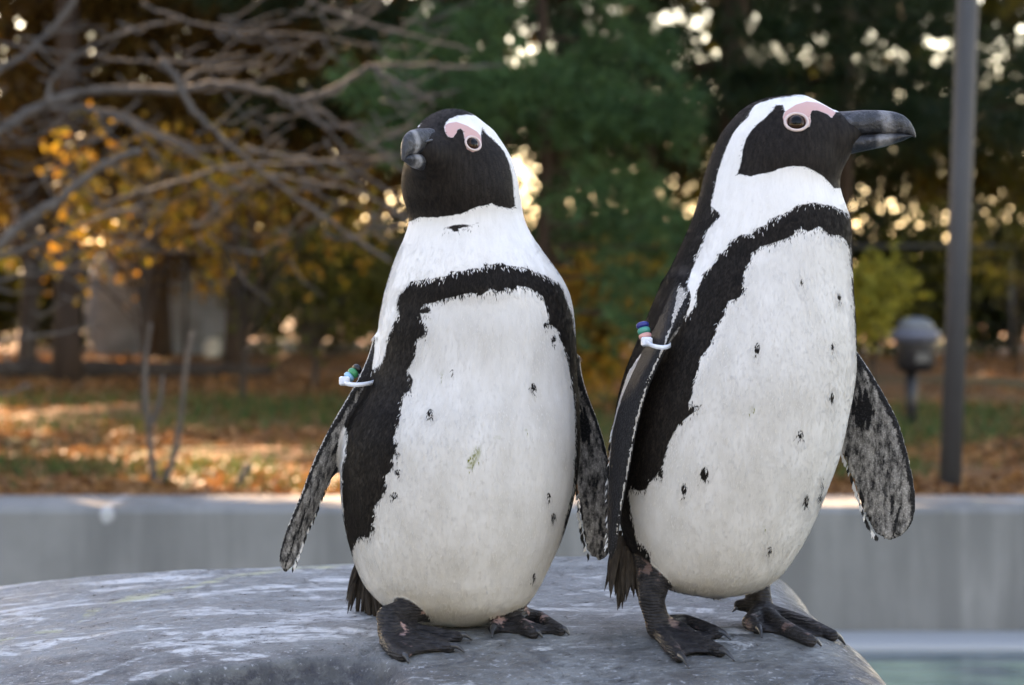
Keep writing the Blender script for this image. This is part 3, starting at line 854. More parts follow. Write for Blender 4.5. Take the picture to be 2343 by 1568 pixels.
    top = [58, 66, 67, 70, 69, 66, 58, 46, 31, 15]; com = [14, 12, 11, 12, 14, 15, 14, 11, 7, 5]
    wid = np.array([44, 41, 33, 27, 23, 19.5, 16, 11.5, 7, 2.5]) * cfg.get('bill_w', 1.0)
    bot = [-50, -47, -35, -25, -16, -8, -1, 6, 10, 12]
    top, com, wid, bot = [np.interp(fx, fx0, k) for k in (top, com, wid, bot)]
    for k_ in range(2):
        for arr in (top, com, wid, bot): arr[1:-1] = (arr[:-2] + arr[1:-1] * 2 + arr[2:]) / 4
    com = com + cfg.get('bill_dz', 0); top = top + cfg.get('bill_dz', 0); bot = bot + cfg.get('bill_dz', 0)
    def loft(z1, z0, wd, m_, sgn):
        Vv = []; K = 20
        for i in range(m_):
            zc = (z1[i] + z0[i]) / 2; zh = max((z1[i] - z0[i]) / 2, 0.6)
            for k in range(K):
                a = 2 * math.pi * k / K; cs, sn = math.cos(a), math.sin(a)
                ww = wd[i] * (1 - 0.30 * max(0, sn * sgn))          # narrower towards the ridge
                Vv.append(hp(X[i], ww * math.copysign(abs(cs) ** 0.8, cs), zc + zh * sn))
        Ff = [(i * K + k, i * K + (k + 1) % K, (i + 1) * K + (k + 1) % K, (i + 1) * K + k) for i in range(m_ - 1) for k in range(K)]
        Vv.append(hp(X[m_ - 1] + 1, 0, (z1[m_ - 1] + z0[m_ - 1]) / 2)); tr = [(len(Vv) - 1, (m_ - 1) * K + k, (m_ - 1) * K + (k + 1) % K) for k in range(K)]
        return np.array(Vv), [np.array(Ff), np.array(tr)]
    for nm, z1, z0, m_, wsc, sgn in (('upper_bill', top, com, NS, 1.0, 1), ('lower_bill', com + 2.0, bot, NS - 3, 0.93, -1)):
        Vb, Fb = loft(z1, z0, np.array(wid) * wsc, m_, sgn)
        o = mesh_obj(nm, Vb, Fb, MAT_BILL, root, True, base)
        lx = ((Vb - hc) @ R / s); xx = 96 + (lx[:, 0] - 96) / bl
        p = smooth01(222, 236, xx + (lx[:, 2] - 40) * .25) * smooth01(262, 248, xx + (lx[:, 2] - 40) * .25) * 0.8
        if sgn < 0: p = smooth01(212, 226, xx) * smooth01(262, 244, xx)
        attr(o, 'pale', np.clip(p * cfg['pale'], 0, 1))
        sub = o.modifiers.new('sub', 'SUBSURF'); sub.levels = 1; sub.render_levels = 1
    # nostril slit
    for sg in (1, -1):
        p0 = hp(96 + 40 * bl + 10, sg * 26.5, 42 + cfg.get('bill_dz', 0)); p1 = hp(96 + 110 * bl, sg * 21.5, 40 + cfg.get('bill_dz', 0))
        Vn, Fn = tube(catmull([p0, (p0 + p1) / 2 + R @ np.array([0, sg * 1.0 * s, 0]), p1], 4), [0.0004, .0009, .0012, .0013, .0013, .0013, .0012, .0009, .0004], 8)
        mesh_obj('nostril', Vn, Fn, MAT_CLAW, root, True, base)
    # ---- eyes
    eq = cfg['eyes_q'][0]
    o_ = pt(eq[0], eq[1], -0.3); dv = pt(eq[0], eq[1], 0.3) - o_; dv /= np.linalg.norm(dv)
    tt = np.linspace(0, 0.6, 3000); pts_ = o_ + tt[:, None] * dv; ff = bodyf(pts_, (0, 1)); hit = pts_[np.argmax(ff < 0)]
    l0 = (hit - hc) @ R
    for sg in (1, -1):
        l1 = l0.copy(); l1[1] = l1[1] * sg
        h = hc + R @ l1; nrm = grad(h[None], 0.004)[0]
        er = cfg['eye_r']; ec = h - nrm * er * 0.55
        up = np.array([0, 0, 1.0]); a = np.cross(up, nrm); a /= np.linalg.norm(a); b = np.cross(nrm, a)
        prof = [(er * math.sin(k), er * math.cos(k)) for k in np.linspace(2.2, 0.02, 14)]
        Ve, Fe = lathe(prof, n=28); rr = np.hypot(Ve[:, 0], Ve[:, 1]) / er * np.where(Ve[:, 2] > 0, 1, 1)
        Vw = ec + Ve[:, :1] * a + Ve[:, 1:2] * b + Ve[:, 2:] * nrm
        o = mesh_obj('eye', Vw, Fe, MAT_EYE, root, True, base); attr(o, 'rad', rr)
        th = np.linspace(0, 2 * math.pi, 41)
        rl = er * 0.98
        ring = [h + nrm * (0.0006) + rl * (math.cos(k) * 1.08 * a + math.sin(k) * 0.9 * b) for k in th]
        ring = [p - nrm * float(bodyf(p[None], (0, 1))[0]) * 0.8 + nrm * 0.0004 for p in ring]
        Vr, Fr = tube(np.array(ring), er * 0.15, 10, False)
        mesh_obj('eyelid', Vr, Fr, MAT_LID, o, True, base)
    for Vc, Fc in claws: mesh_obj('claw', Vc, Fc, MAT_CLAW, root, True, base)
    # ---- tail: stiff feathers and ragged coverts
    parts = []
    rg = random.Random(cfg['seed'])
    for (a, b, wd) in cfg['tail']:
        A = pt(*a); B = pt(*b); d = B - A
        for k in range(11):
            off = np.array([rg.uniform(-1, 1), rg.uniform(-1, 1), 0]) * 0.011
            B2 = B + off * 1.1 + d * rg.uniform(-0.30, 0.10); A2 = A + off * 0.6
            mid = (A2 + B2) / 2 + np.array([rg.uniform(-1, 1) * .003, .003, 0])
            C = catmull([A2, mid, B2], 5); sd_v = np.array([1, rg.uniform(-.5, .5), 0]); sd_v /= np.linalg.norm(sd_v)
            prof = wd * np.array([0.5, .75, .9, 1, 1, .98, .9, .75, .55, .3, .06])
            Vt = np.vstack([C + sd_v * prof[:, None], C + np.array([0, -.0012, 0]), C - sd_v * prof[:, None]]); m_ = len(C)
            Ft = [(r * m_ + i, r * m_ + i + 1, (r + 1) * m_ + i + 1, (r + 1) * m_ + i) for r in range(2) for i in range(m_ - 1)]
            parts.append((Vt, [np.array(Ft)]))
    Vt, Ft = merge(parts); mesh_obj('tail', Vt, Ft, MAT_TAIL, root, True, base)
    return root, flips

C1 = lambda p: crop(1400, 350, 1.96, p)
C2 = lambda p: crop(2550, 300, 1.96, p)
C3 = lambda p: crop(1000, 1200, 1.4256, p)
C4 = lambda p: crop(2150, 1100, 1.4936, p)
C7 = lambda p: crop(1400, 900, 2.6033, p)
C9 = lambda p: crop(1700, 1000, 1.306, p)
F5 = lambda p: crop(1200, 2050, 2.13, p)
F6 = lambda p: crop(2200, 2000, 1.9525, p)

Y1, Y2 = 0.075, 0.05
hood1 = C1([(200, 250), (360, 262), (385, 200), (440, 155), (520, 124), (620, 114), (700, 132), (765, 168), (700, 166), (640, 176), (590, 196), (560, 225), (548, 262), (556, 300), (580, 332),
            (612, 336), (640, 300), (645, 275), (668, 268), (690, 284), (700, 340), (715, 420), (770, 440), (815, 400), (820, 330), (830, 258), (852, 300), (900, 340), (950, 390), (1000, 450), (1028, 520), (1048, 600), (1058, 700), (1068, 800), (1072, 845), (1040, 862),
            (1000, 855), (960, 850), (920, 836), (900, 824), (860, 836), (800, 846), (740, 870), (680, 895), (600, 912), (540, 920), (470, 928), (370, 924), (330, 942), (285, 962), (150, 985), (150, 250)])
band1_up = C7([(195, 920), (230, 880), (240, 820), (292, 770), (262, 660), (272, 580), (350, 490), (410, 430), (520, 418), (620, 398), (760, 372), (790, 332), (900, 332), (1000, 302), (1110, 292), (1122, 242), (1180, 265), (1280, 245), (1350, 272), (1530, 295), (1620, 332),
               (1720, 372), (1850, 442), (1900, 522), (1940, 640), (1980, 720), (1995, 820), (2005, 900)])
band1_rt = [(1345, 800), (1345, 1250)]
band1_in_r = C9([(560, 1345), (570, 1270), (595, 1180), (612, 1100), (618, 1040), (618, 960), (622, 860), (620, 760), (612, 650), (600, 570), (582, 480), (560, 400)])
band1_in = C7([(1890, 1050), (1860, 960), (1840, 900), (1790, 862), (1722, 862), (1750, 800), (1740, 720), (1720, 650), (1700, 580), (1640, 540), (1560, 492), (1450, 470), (1400, 515), (1340, 490), (1270, 535), (1200, 502), (1130, 540), (1080, 576), (1000, 540),
               (870, 570), (740, 602), (620, 640), (530, 660), (590, 700), (598, 740), (485, 740), (520, 840), (560, 880), (560, 960), (520, 960), (460, 1000), (450, 1130), (430, 1200), (362, 1310), (400, 1360), (420, 1400), (400, 1500), (330, 1540)])
band1_in_l = C3([(740, 480), (725, 560), (700, 650), (722, 680), (690, 760), (700, 800), (650, 860), (662, 920), (620, 990), (590, 1020), (602, 1060), (580, 1130), (560, 1190), (510, 1182), (480, 1240), (466, 1290)])
band1_out_l = C3([(452, 1250), (438, 1180), (428, 1100), (422, 1000), (416, 900), (423, 800), (438, 720), (452, 640), (440, 600), (400, 560), (400, 440), (520, 320), (610, 270), (640, 235)])
band1 = band1_up + band1_rt + band1_in_r + band1_in + band1_in_l + band1_out_l
backL1 = C7([(300, 60), (240, 200), (205, 330), (140, 520), (122, 640), (72, 800), (60, 890), (-60, 1100), (-200, 900), (-100, 300), (100, 0)])
backR1 = C7([(1625, -40), (1650, 30), (1700, 130), (1790, 250), (1855, 335), (2050, 335), (1900, 0)])
neck1 = C1([(548, 1005), (580, 996), (630, 985), (690, 980), (745, 984), (800, 966), (745, 996), (690, 1000), (650, 1010), (655, 1030), (620, 1034), (600, 1014)])
low1 = C3([(466, 1290), (490, 1370), (510, 1430), (540, 1480), (560, 1540), (540, 1600), (440, 1600), (440, 1330)])
P1 = dict(
    label='penguin facing forward with its head turned, chest band spanning a broad white belly', y0=Y1,
    belly=[(930, 690), (1000, 670), (1110, 650), (1240, 690), (1330, 760), (1345, 1200), (1250, 1450), (820, 1450), (770, 1200), (860, 900)],
    base=(-0.05, 0.05, rock_h1(-0.05, 0.05)), seed=3, pinkfoot=1.0, nfeather=150000,
    sec=[(310, 1020, 1128), (335, 990, 1150), (365, 968, 1169), (400, 950, 1180), (450, 938, 1190), (500, 937, 1199), (540, 926, 1217), (580, 909, 1245), (620, 894, 1274), (660, 882, 1297), (700, 873, 1309), (750, 866, 1315), (800, 864, 1318), (850, 857, 1319), (900, 838, 1322),
         (950, 809, 1325), (1000, 789, 1326), (1050, 781, 1324), (1100, 780, 1319), (1150, 783, 1309), (1200, 790, 1295), (1250, 802, 1277), (1300, 818, 1254), (1340, 838, 1234), (1380, 876, 1205), (1405, 920, 1160), (1422, 970, 1115), (1432, 1030, 1060)],
    ratio=[(310, 1.0), (450, 1.06), (540, 0.98), (700, 0.86), (1000, 0.86), (1432, 0.9)],
    cyo=[(330, 0.0), (500, 0.0), (700, 0.0), (1000, -0.012), (1250, -0.012), (1432, -0.005)],
    yaw=-27, pitch=-8, head=(1037, 357, Y1 - 0.012),
    hprims=[('e', (0, 0, 0), (112, 92, 106)), ('e', (12, 0, -60), (108, 113, 84)), ('c', [(45, 0, 2), (126, 0, 20)], [78, 46])],
    bill_len=0.67, bill_dz=9, bill_w=0.78, pale=1.0, eye_r=0.0088, eyes_q=[(1081.5, 329, 22)],
    flippers=[([(872, 775, .070), (832, 848, .058), (790, 920, .050), (750, 990, .045), (716, 1060, .042), (690, 1130, .040), (660, 1200, .038), (641, 1258, .037), (636, 1290, .038), (641, 1314, .040)],
               [(905, 860, .110), (868, 905, .100), (832, 952, .092), (800, 1000, .086), (770, 1062, .080), (742, 1130, .074), (716, 1190, .066), (692, 1245, .056), (678, 1285, .048), (664, 1314, .044)], 0.0048),
              ([(1312, 800, .085), (1324, 850, .098), (1346, 910, .105), (1368, 965, .108), (1386, 1025, .108), (1398, 1090, .106), (1405, 1150, .103), (1405, 1210, .10), (1400, 1255, .097), (1390, 1285, .093)],
               [(1290, 880, .125), (1300, 950, .125), (1308, 1020, .122), (1314, 1080, .118), (1320, 1130, .112), (1325, 1175, .107), (1332, 1220, .102), (1340, 1255, .098), (1348, 1275, .096), (1354, 1285, .094)], 0.0048)],
    vent=(1, -1),
    feet=[dict(ankle=(893, 1442), shin=(888, 1412, 0.010), hip=(1000, 1378, 0.07), r=(0.016, 0.0128, 0.0122),
               toes=[F5([(555, 800), (620, 885), (690, 925), (735, 975)]), F5([(760, 755), (900, 790), (1060, 850), (1185, 888)]), F5([(800, 715), (950, 735), (1130, 765), (1245, 790)])]),
          dict(ankle=(1168, 1408), shin=(1165, 1385, 0.01), hip=(1150, 1340, 0.03), r=(0.020, 0.016, 0.0125),
               toes=[F5([(1470, 650), (1420, 700), (1405, 768)]), F5([(1610, 640), (1690, 705), (1740, 740), (1815, 770)]), F5([(1780, 610), (1880, 670), (1960, 715), (2030, 752)])])],
    back=(-0.22, 1.0), rear=0.46,
    black=[hood1, band1, backL1, backR1, neck1, low1],
    spots=[(985, 946, 7, 9), (1219, 886, 6, 9), (909, 1081, 8, 6), (902, 1134, 7, 8), (1248, 745, 5, 6), (1266, 775, 6, 8), (1267, 1182, 5, 7), (1222, 1320, 4, 7), (1255, 1135, 4, 6), (1035, 848, 2, 2), (910, 1040, 6, 5), (850, 1210, 7, 6)],
    pink=[C1([(550, 250), (580, 228), (640, 219), (720, 248), (790, 290), (818, 322), (826, 380), (800, 430), (760, 444), (715, 420), (700, 345), (696, 320), (690, 285), (670, 268), (645, 275), (640, 300), (610, 337), (580, 331), (558, 300)])],
    stains=[(1085, 1045, 16, 32, 0.75), (1137, 1002, 10, 6, 0.5), (1013, 851, 5, 12, 0.3), (1203, 985, 3, 4, .6), (1075, 1070, 12, 4, .6)],
    tail=[((835, 1285, .17), (818, 1400, .185), .003), ((845, 1300, .165), (838, 1425, .18), .003), ((850, 1320, .155), (858, 1440, .17), .003), ((860, 1330, .14), (875, 1430, .15), .003), ((840, 1260, .16), (808, 1380, .18), .0025)],
)
face2 = C2([(800, 193), (760, 193), (722, 240), (660, 300), (600, 350), (560, 400), (530, 450), (510, 520), (500, 600), (470, 702), (512, 710), (570, 723), (640, 702), (720, 690), (780, 662), (850, 648), (920, 645), (1000, 660), (1060, 690), (1110, 730), (1150, 770), (1185, 812),
            (1300, 800), (1450, 560), (1450, 230), (1195, 246), (1165, 286), (1140, 260), (1100, 245), (1060, 230), (1020, 231), (1004, 270), (1010, 310), (1000, 350), (940, 384), (880, 372), (830, 332), (804, 285), (820, 240)])
nape2 = C2([(960, 100), (872, 127), (760, 138), (640, 172), (560, 212), (500, 262), (430, 312), (382, 362), (340, 432), (300, 502), (270, 592), (240, 662), (210, 762), (200, 840), (220, 900), (262, 940), (330, 990), (340, 1022), (290, 1062), (250, 1112), (230, 1172), (190, 1252), (170, 1302), (150, 1372), (120, 1442), (98, 1530)]) \
    + C4([(690, 40), (660, 122), (620, 192), (562, 272), (500, 420), (330, 700), (60, 900), (-100, 500)]) + C2([(-400, 1400), (-300, 600), (100, 200), (500, 60)])
band2 = C2([(1420, 1020), (1300, 1010), (1240, 970), (1180, 942), (1100, 930), (1050, 916), (960, 926), (900, 942), (850, 982), (800, 1002), (700, 1042), (680, 1082), (600, 1112), (580, 1152), (500, 1152), (430, 1192), (390, 1262), (330, 1292), (320, 1342), (270, 1392), (220, 1442), (200, 1502), (172, 1556)]) \
    + C4([(722, 60), (690, 120), (650, 172), (612, 232), (572, 290), (480, 420), (330, 700), (200, 900), (200, 1250), (300, 1330), (312, 1180), (330, 1132), (362, 1122), (400, 1132), (440, 1120), (460, 1082), (500, 1042), (530, 1012), (540, 950), (560, 880), (590, 800), (640, 742), (690, 702), (742, 652), (670, 642), (700, 590),
          (710, 520), (730, 460), (750, 372), (800, 310), (830, 240), (850, 180), (890, 120), (900, 62), (960, 40)]) \
    + C2([(530, 1565), (500, 1522), (520, 1452), (540, 1382), (580, 1332), (560, 1300), (640, 1242), (720, 1222), (800, 1192), (860, 1172), (930, 1102), (1000, 1132), (1040, 1112), (1080, 1092), (1150, 1152), (1230, 1162), (1270, 1192), (1295, 1235), (1310, 1400), (1420, 1400)])
edge2 = C4([(1596, -80), (1606, 60), (1616, 200), (1623, 320), (1640, 420), (1750, 420), (1750, -80)])
low2 = C4([(290, 1330), (330, 1360), (380, 1420), (420, 1440), (452, 1480), (470, 1560), (420, 1640), (360, 1560), (330, 1470), (290, 1420), (150, 1420), (150, 1300)])
P2 = dict(
    label='taller penguin with its head in profile and a long black bill pointing sideways', y0=Y2,
    belly=[(1690, 620), (1800, 540), (1900, 520), (1990, 560), (1990, 1100), (1800, 1400), (1500, 1400), (1380, 1200), (1500, 1000), (1620, 800)],
    base=(0.24, 0.0, rock_h1(0.24, 0.0)), seed=5, pinkfoot=0.35, nfeather=150000,
    sec=[(270, 1720, 1830), (300, 1672, 1860), (330, 1645, 1880), (360, 1626, 1895), (400, 1611, 1906), (450, 1599, 1927), (500, 1584, 1943), (550, 1563, 1948), (600, 1540, 1949), (650, 1514, 1951), (700, 1491, 1954), (750, 1471, 1957), (800, 1450, 1958), (850, 1430, 1957), (900, 1416, 1951),
         (950, 1407, 1941), (1000, 1402, 1931), (1050, 1400, 1918), (1100, 1402, 1900), (1150, 1408, 1880), (1200, 1419, 1859), (1250, 1436, 1833), (1300, 1464, 1799), (1328, 1495, 1770), (1348, 1535, 1735), (1360, 1590, 1690), (1366, 1630, 1655)],
    ratio=[(270, 0.75), (360, 0.76), (450, 0.80), (600, 0.84), (800, 0.86), (1100, 0.88), (1366, 0.9)],
    cyo=[(270, 0.0), (600, 0.0), (1366, 0.0)],
    yaw=88, pitch=0, head=(1785, 322, Y2),
    hprims=[('e', (0, 0, 0), (124, 88, 100)), ('e', (20, 0, -48), (110, 100, 72)), ('c', [(55, 0, 14), (118, 0, 13), (150, 0, 16)], [78, 52, 36])],
    bill_len=1.0, bill_dz=0, pale=0.75, eye_r=0.0112, eyes_q=[(1821.5, 280, 27)],
    flippers=[([(1580, 630, .010), (1550, 715, -.022), (1522, 790, -.042), (1498, 845, -.047), (1475, 905, -.046), (1456, 980, -.043), (1441, 1060, -.040), (1427, 1130, -.036), (1415, 1200, -.032), (1406, 1260, -.028), (1402, 1284, -.026)],
               [(1520, 700, .040), (1478, 800, .012), (1446, 860, .004), (1420, 920, .006), (1401, 985, .006), (1393, 1060, .004), (1390, 1130, .000), (1390, 1190, -.006), (1391, 1245, -.015), (1390, 1275, -.022), (1391, 1284, -.024)], 0.0055),
              ([(1935, 770, .105), (1962, 808, .100), (1992, 852, .092), (2026, 908, .084), (2054, 962, .078), (2075, 1030, .074), (2090, 1100, .072), (2095, 1160, .072), (2086, 1202, .073), (2072, 1226, .074), (2062, 1240, .076)],
               [(1900, 850, .125), (1905, 920, .122), (1908, 985, .118), (1926, 1040, .112), (1944, 1085, .106), (1960, 1132, .100), (1976, 1180, .094), (1994, 1214, .087), (2006, 1230, .082), (2012, 1240, .080)], 0.0048)],
    vent=(1, -1),
    feet=[dict(ankle=(1507, 1432), shin=(1490, 1375, 0.004), hip=(1500, 1290, 0.03), r=(0.022, 0.0135, 0.0125),
               toes=[F6([(560, 740), (630, 845), (720, 945), (790, 1030)]), F6([(720, 740), (860, 830), (1020, 905), (1125, 975)]), F6([(760, 690), (880, 725), (1000, 770), (1100, 822)])], toe_r=1.1),
          dict(ankle=(1742, 1398), shin=(1735, 1360, 0.006), hip=(1715, 1290, 0.02), r=(0.022, 0.0135, 0.0125), hind=(F6([(1165, 565)])[0], F6([(1112, 615)])[0]),
               toes=[F6([(1240, 690), (1300, 735), (1330, 805)]), F6([(1450, 700), (1580, 775), (1690, 830), (1770, 868)]), F6([(1560, 670), (1700, 720), (1850, 790), (1945, 855)])], toe_r=1.1)],
    back=(-0.75, 0.66), rear=0.42,
    black=[face2, nape2, band2, edge2, low2],
    spots=[tuple(list(C4([(x, y)])[0]) + [rx, ry]) for x, y, rx, ry in ((1527, 35, 3.5, 7), (1065, 328, 6, 12), (1492, 322, 3.5, 7), (1490, 605, 4, 12), (1310, 812, 5, 10), (768, 1035, 9, 16), (652, 1122, 6, 14), (1345, 1188, 5, 14), (1435, 1110, 3, 9), (1137, 1465, 5, 8), (1427, 1165, 3, 8), (520, 1030, 6, 10), (705, 665, 8, 8))]
        + [tuple(list(C2([(945, 1512)])[0]) + [3, 7])],
    pink=[C2([(822, 240), (900, 190), (980, 165), (1060, 174), (1130, 204), (1197, 248), (1166, 287), (1140, 261), (1100, 246), (1060, 231), (1020, 232), (1005, 270), (1011, 310), (1000, 350), (945, 382), (900, 385), (850, 360), (812, 320), (804, 285)])],
    stains=[tuple(list(C4([(1040, 670)])[0]) + [9, 14, 0.25]), tuple(list(C4([(1105, 1335)])[0]) + [6, 5, 0.4])],
    tail=[((1432, 1225, .06), (1415, 1360, .065), .004), ((1440, 1250, .05), (1432, 1385, .055), .004), ((1450, 1260, .04), (1452, 1375, .045), .0035), ((1428, 1215, .075), (1402, 1345, .085), .003)],
)
R1, FL1 = make_penguin(P1)
R2, FL2 = make_penguin(P2)

# ------------------------------------------------------------------ flipper bands (cable ties with beads)
def bead_mat(name, c): return plain(name, c, 0.3, 0.5, 0.12, 200)
m = NT('tie_plastic', 0.35, 0.5); m.col((0.74, 0.80, 0.90)); m.b.inputs['Subsurface Weight'].default_value = 0.3
m.b.inputs['Subsurface Radius'].default_value = (0.004, 0.004, 0.004); MAT_TIE = m.m
def flipper_band(label, lock, right, depth, beads, axis, rb, yb, yc=0.0):
    """lock (q) and right end of the loop (q); loop runs round the flipper"""
    a = pt(*lock); b = pt(*right)
    root = empty('flipper_band', tuple(a), label, 'band')
    c = (a + b) / 2; u = (b - a) / 2; v = np.array([0, depth, 0.004])
    th = np.linspace(0, 2 * math.pi, 49)
    P = np.array([c + math.cos(k) * u + math.sin(k) * v for k in th])
    hw, tk = 0.0022, 0.0006; V = []; F = []
    up = np.array([0, 0, 1.0])
    for i, p in enumerate(P):
        o = (p - c); o /= np.linalg.norm(o)
        for dz, do in ((-hw, -tk), (-hw, tk), (hw, tk), (hw, -tk)): V.append(p + up * dz + o * do)
    for i in range(48):
        for k in range(4): F.append((i * 4 + k, i * 4 + (k + 1) % 4, i * 4 + 4 + (k + 1) % 4, i * 4 + 4 + k))
    mesh_obj('strap', V, np.array(F), MAT_TIE, root, True, tuple(a))
    Vb, Fb = box(a + np.array([0, -0.001, 0]), (0.0115, 0.009, 0.0098), 0.1, 0.0016)
    mesh_obj('lock', Vb, Fb, MAT_TIE, root, False, tuple(a))
    ax = np.array(axis); ax = ax / np.linalg.norm(ax); p0 = a + ax * 0.0035 + np.array([0, yb, 0])
    for col_, ln in beads:
        prof = np.linspace(0, ln, 7); rr = rb * np.array([.72, .93, 1, 1.0, 1, .93, .72])
        Vt, Ft = tube([p0 + ax * k for k in prof], rr, 18)
        mesh_obj('bead', Vt, Ft, col_, root, True, tuple(a)); p0 = p0 + ax * ln
BK = bead_mat('bead_black', (0.01, 0.01, 0.012)); GR = bead_mat('bead_green', (0.02, 0.28, 0.12)); LB = bead_mat('bead_light_blue', (0.25, 0.52, 0.75))
DB = bead_mat('bead_dark_blue', (0.02, 0.03, 0.22)); TE = bead_mat('bead_teal', (0.03, 0.30, 0.24)); PK = bead_mat('bead_pink', (0.70, 0.36, 0.33))
flipper_band('white cable tie with light blue, green and black beads on the shorter penguin\'s flipper', (788, 872, 0.060), (868, 866, 0.072), 0.034,
             [(LB, 0.0055), (GR, 0.0072), (BK, 0.0062)], (0.72, 0.35, 0.66), 0.0062, 0.006)
flipper_band('white cable tie with pink, teal and dark blue beads on the taller penguin\'s flipper', (1479, 782, -0.022), (1533, 786, -0.014), 0.042,
             [(PK, 0.0052), (TE, 0.0065), (DB, 0.0058)], (-0.22, 0.3, 0.95), 0.0068, 0.003)

# ------------------------------------------------------------------ BACKGROUND VEGETATION
def leaf_quads(P, size, aspect=0.55, rng=RNG, droop=0.0):
    n = len(P); size = np.broadcast_to(size, (n,)) * rng.uniform(0.7, 1.3, n)
    d = rng.normal(size=(n, 3)); d[:, 2] -= droop; d /= np.linalg.norm(d, axis=1)[:, None]
    e = np.cross(d, rng.normal(size=(n, 3))); e /= np.linalg.norm(e, axis=1)[:, None]
    a = d * (size / 2)[:, None]; b = e * (size * aspect / 2)[:, None]
    V = np.stack([P - a, P + b + a * 0.1, P + a, P - b + a * 0.1], 1).reshape(-1, 3)
    return V, np.arange(4 * n).reshape(n, 4)

def needles(P, Dirs, m, ln, wd, rng=RNG):
    n = len(P) * m
    c = np.repeat(P, m, 0); d = np.repeat(Dirs, m, 0) * 0.8 + rng.normal(size=(n, 3)) * 0.75; d[:, 2] += 0.15
    d /= np.linalg.norm(d, axis=1)[:, None]
    e = np.cross(d, rng.normal(size=(n, 3))); e /= np.linalg.norm(e, axis=1)[:, None]
    L = ln * rng.uniform(0.7, 1.2, n)
    V = np.stack([c + e * wd / 2, c - e * wd / 2, c + d * L[:, None]], 1).reshape(-1, 3)
    return V, np.arange(3 * n).reshape(n, 3)

def ell_points(c, r, n, rng=RNG, shell=0.35):
    v = rng.normal(size=(n, 3)); v /= np.linalg.norm(v, axis=1)[:, None]
    return np.asarray(c) + v * (rng.random(n) ** shell)[:, None] * np.asarray(r)

def clumpy(c, r, nclump, per, cr, rng=RNG):
    C = ell_points(c, r, nclump, rng, 0.45)
    k = np.repeat(C, per, 0); return k + rng.normal(size=k.shape) * cr

BARK_P = bark_mat('pine_bark', (0.055, 0.036, 0.026)); BARK_G = bark_mat('grey_bark', (0.098, 0.086, 0.076), 20); BARK_D = bark_mat('dark_bark', (0.06, 0.045, 0.035))
LEAF = dict(
    pine=leaf_mat('pine_needles', [(0.024, 0.066, 0.028), (0.055, 0.12, 0.044), (0.10, 0.18, 0.06)], 0.3),
    darkpine=leaf_mat('dark_pine_needles', [(0.007, 0.021, 0.010), (0.014, 0.035, 0.014), (0.032, 0.052, 0.018)], 0.3),
    oak=leaf_mat('brown_oak_leaves', [(0.060, 0.032, 0.010), (0.125, 0.070, 0.016), (0.20, 0.105, 0.022), (0.11, 0.092, 0.02)], 0.5),
    yellow=leaf_mat('yellow_autumn_leaves', [(0.13, 0.12, 0.018), (0.32, 0.21, 0.022), (0.42, 0.19, 0.03), (0.17, 0.17, 0.03)], 0.55),
    olive=leaf_mat('olive_leaves', [(0.032, 0.042, 0.010), (0.080, 0.080, 0.015), (0.14, 0.12, 0.02)], 0.5),
    lime=leaf_mat('yellow_green_leaves', [(0.17, 0.18, 0.03), (0.30, 0.28, 0.045), (0.42, 0.36, 0.06)], 0.5),
    hedge=leaf_mat('dark_hedge_leaves', [(0.012, 0.022, 0.010), (0.03, 0.045, 0.015), (0.075, 0.06, 0.02)], 0.4))

def foliage(name, parts, mat, parent, origin):
    V, F = merge([(v, [f]) for v, f in parts])
    o = mesh_obj(name, V, F, mat, parent, False, origin)
    t = np.concatenate([np.repeat(RNG.random(len(f)), f.shape[1]) for v, f in parts])
    # one tint per leaf, drifting a little from clump to clump
    t = np.clip(0.65 * t + 0.35 * (0.5 + 0.9 * vnoise(V, 2.2, 77)), 0, 1)
    attr(o, 'tint', t); return o

def trunk(base, h, r, lean=(0, 0), seed=0):
    rg = np.random.default_rng(seed)
    k = 9; z = np.linspace(-0.08, h, k)
    P = np.stack([base[0] + lean[0] * z + rg.normal(size=k) * r * .25, base[1] + lean[1] * z + rg.normal(size=k) * r * .25, base[2] + z], 1)
    return tube(catmull(P, 3), np.interp(np.linspace(0, 1, (k - 1) * 3 + 1), [0, .04, 1], [r * 1.35, r, r * .25]), 12), P

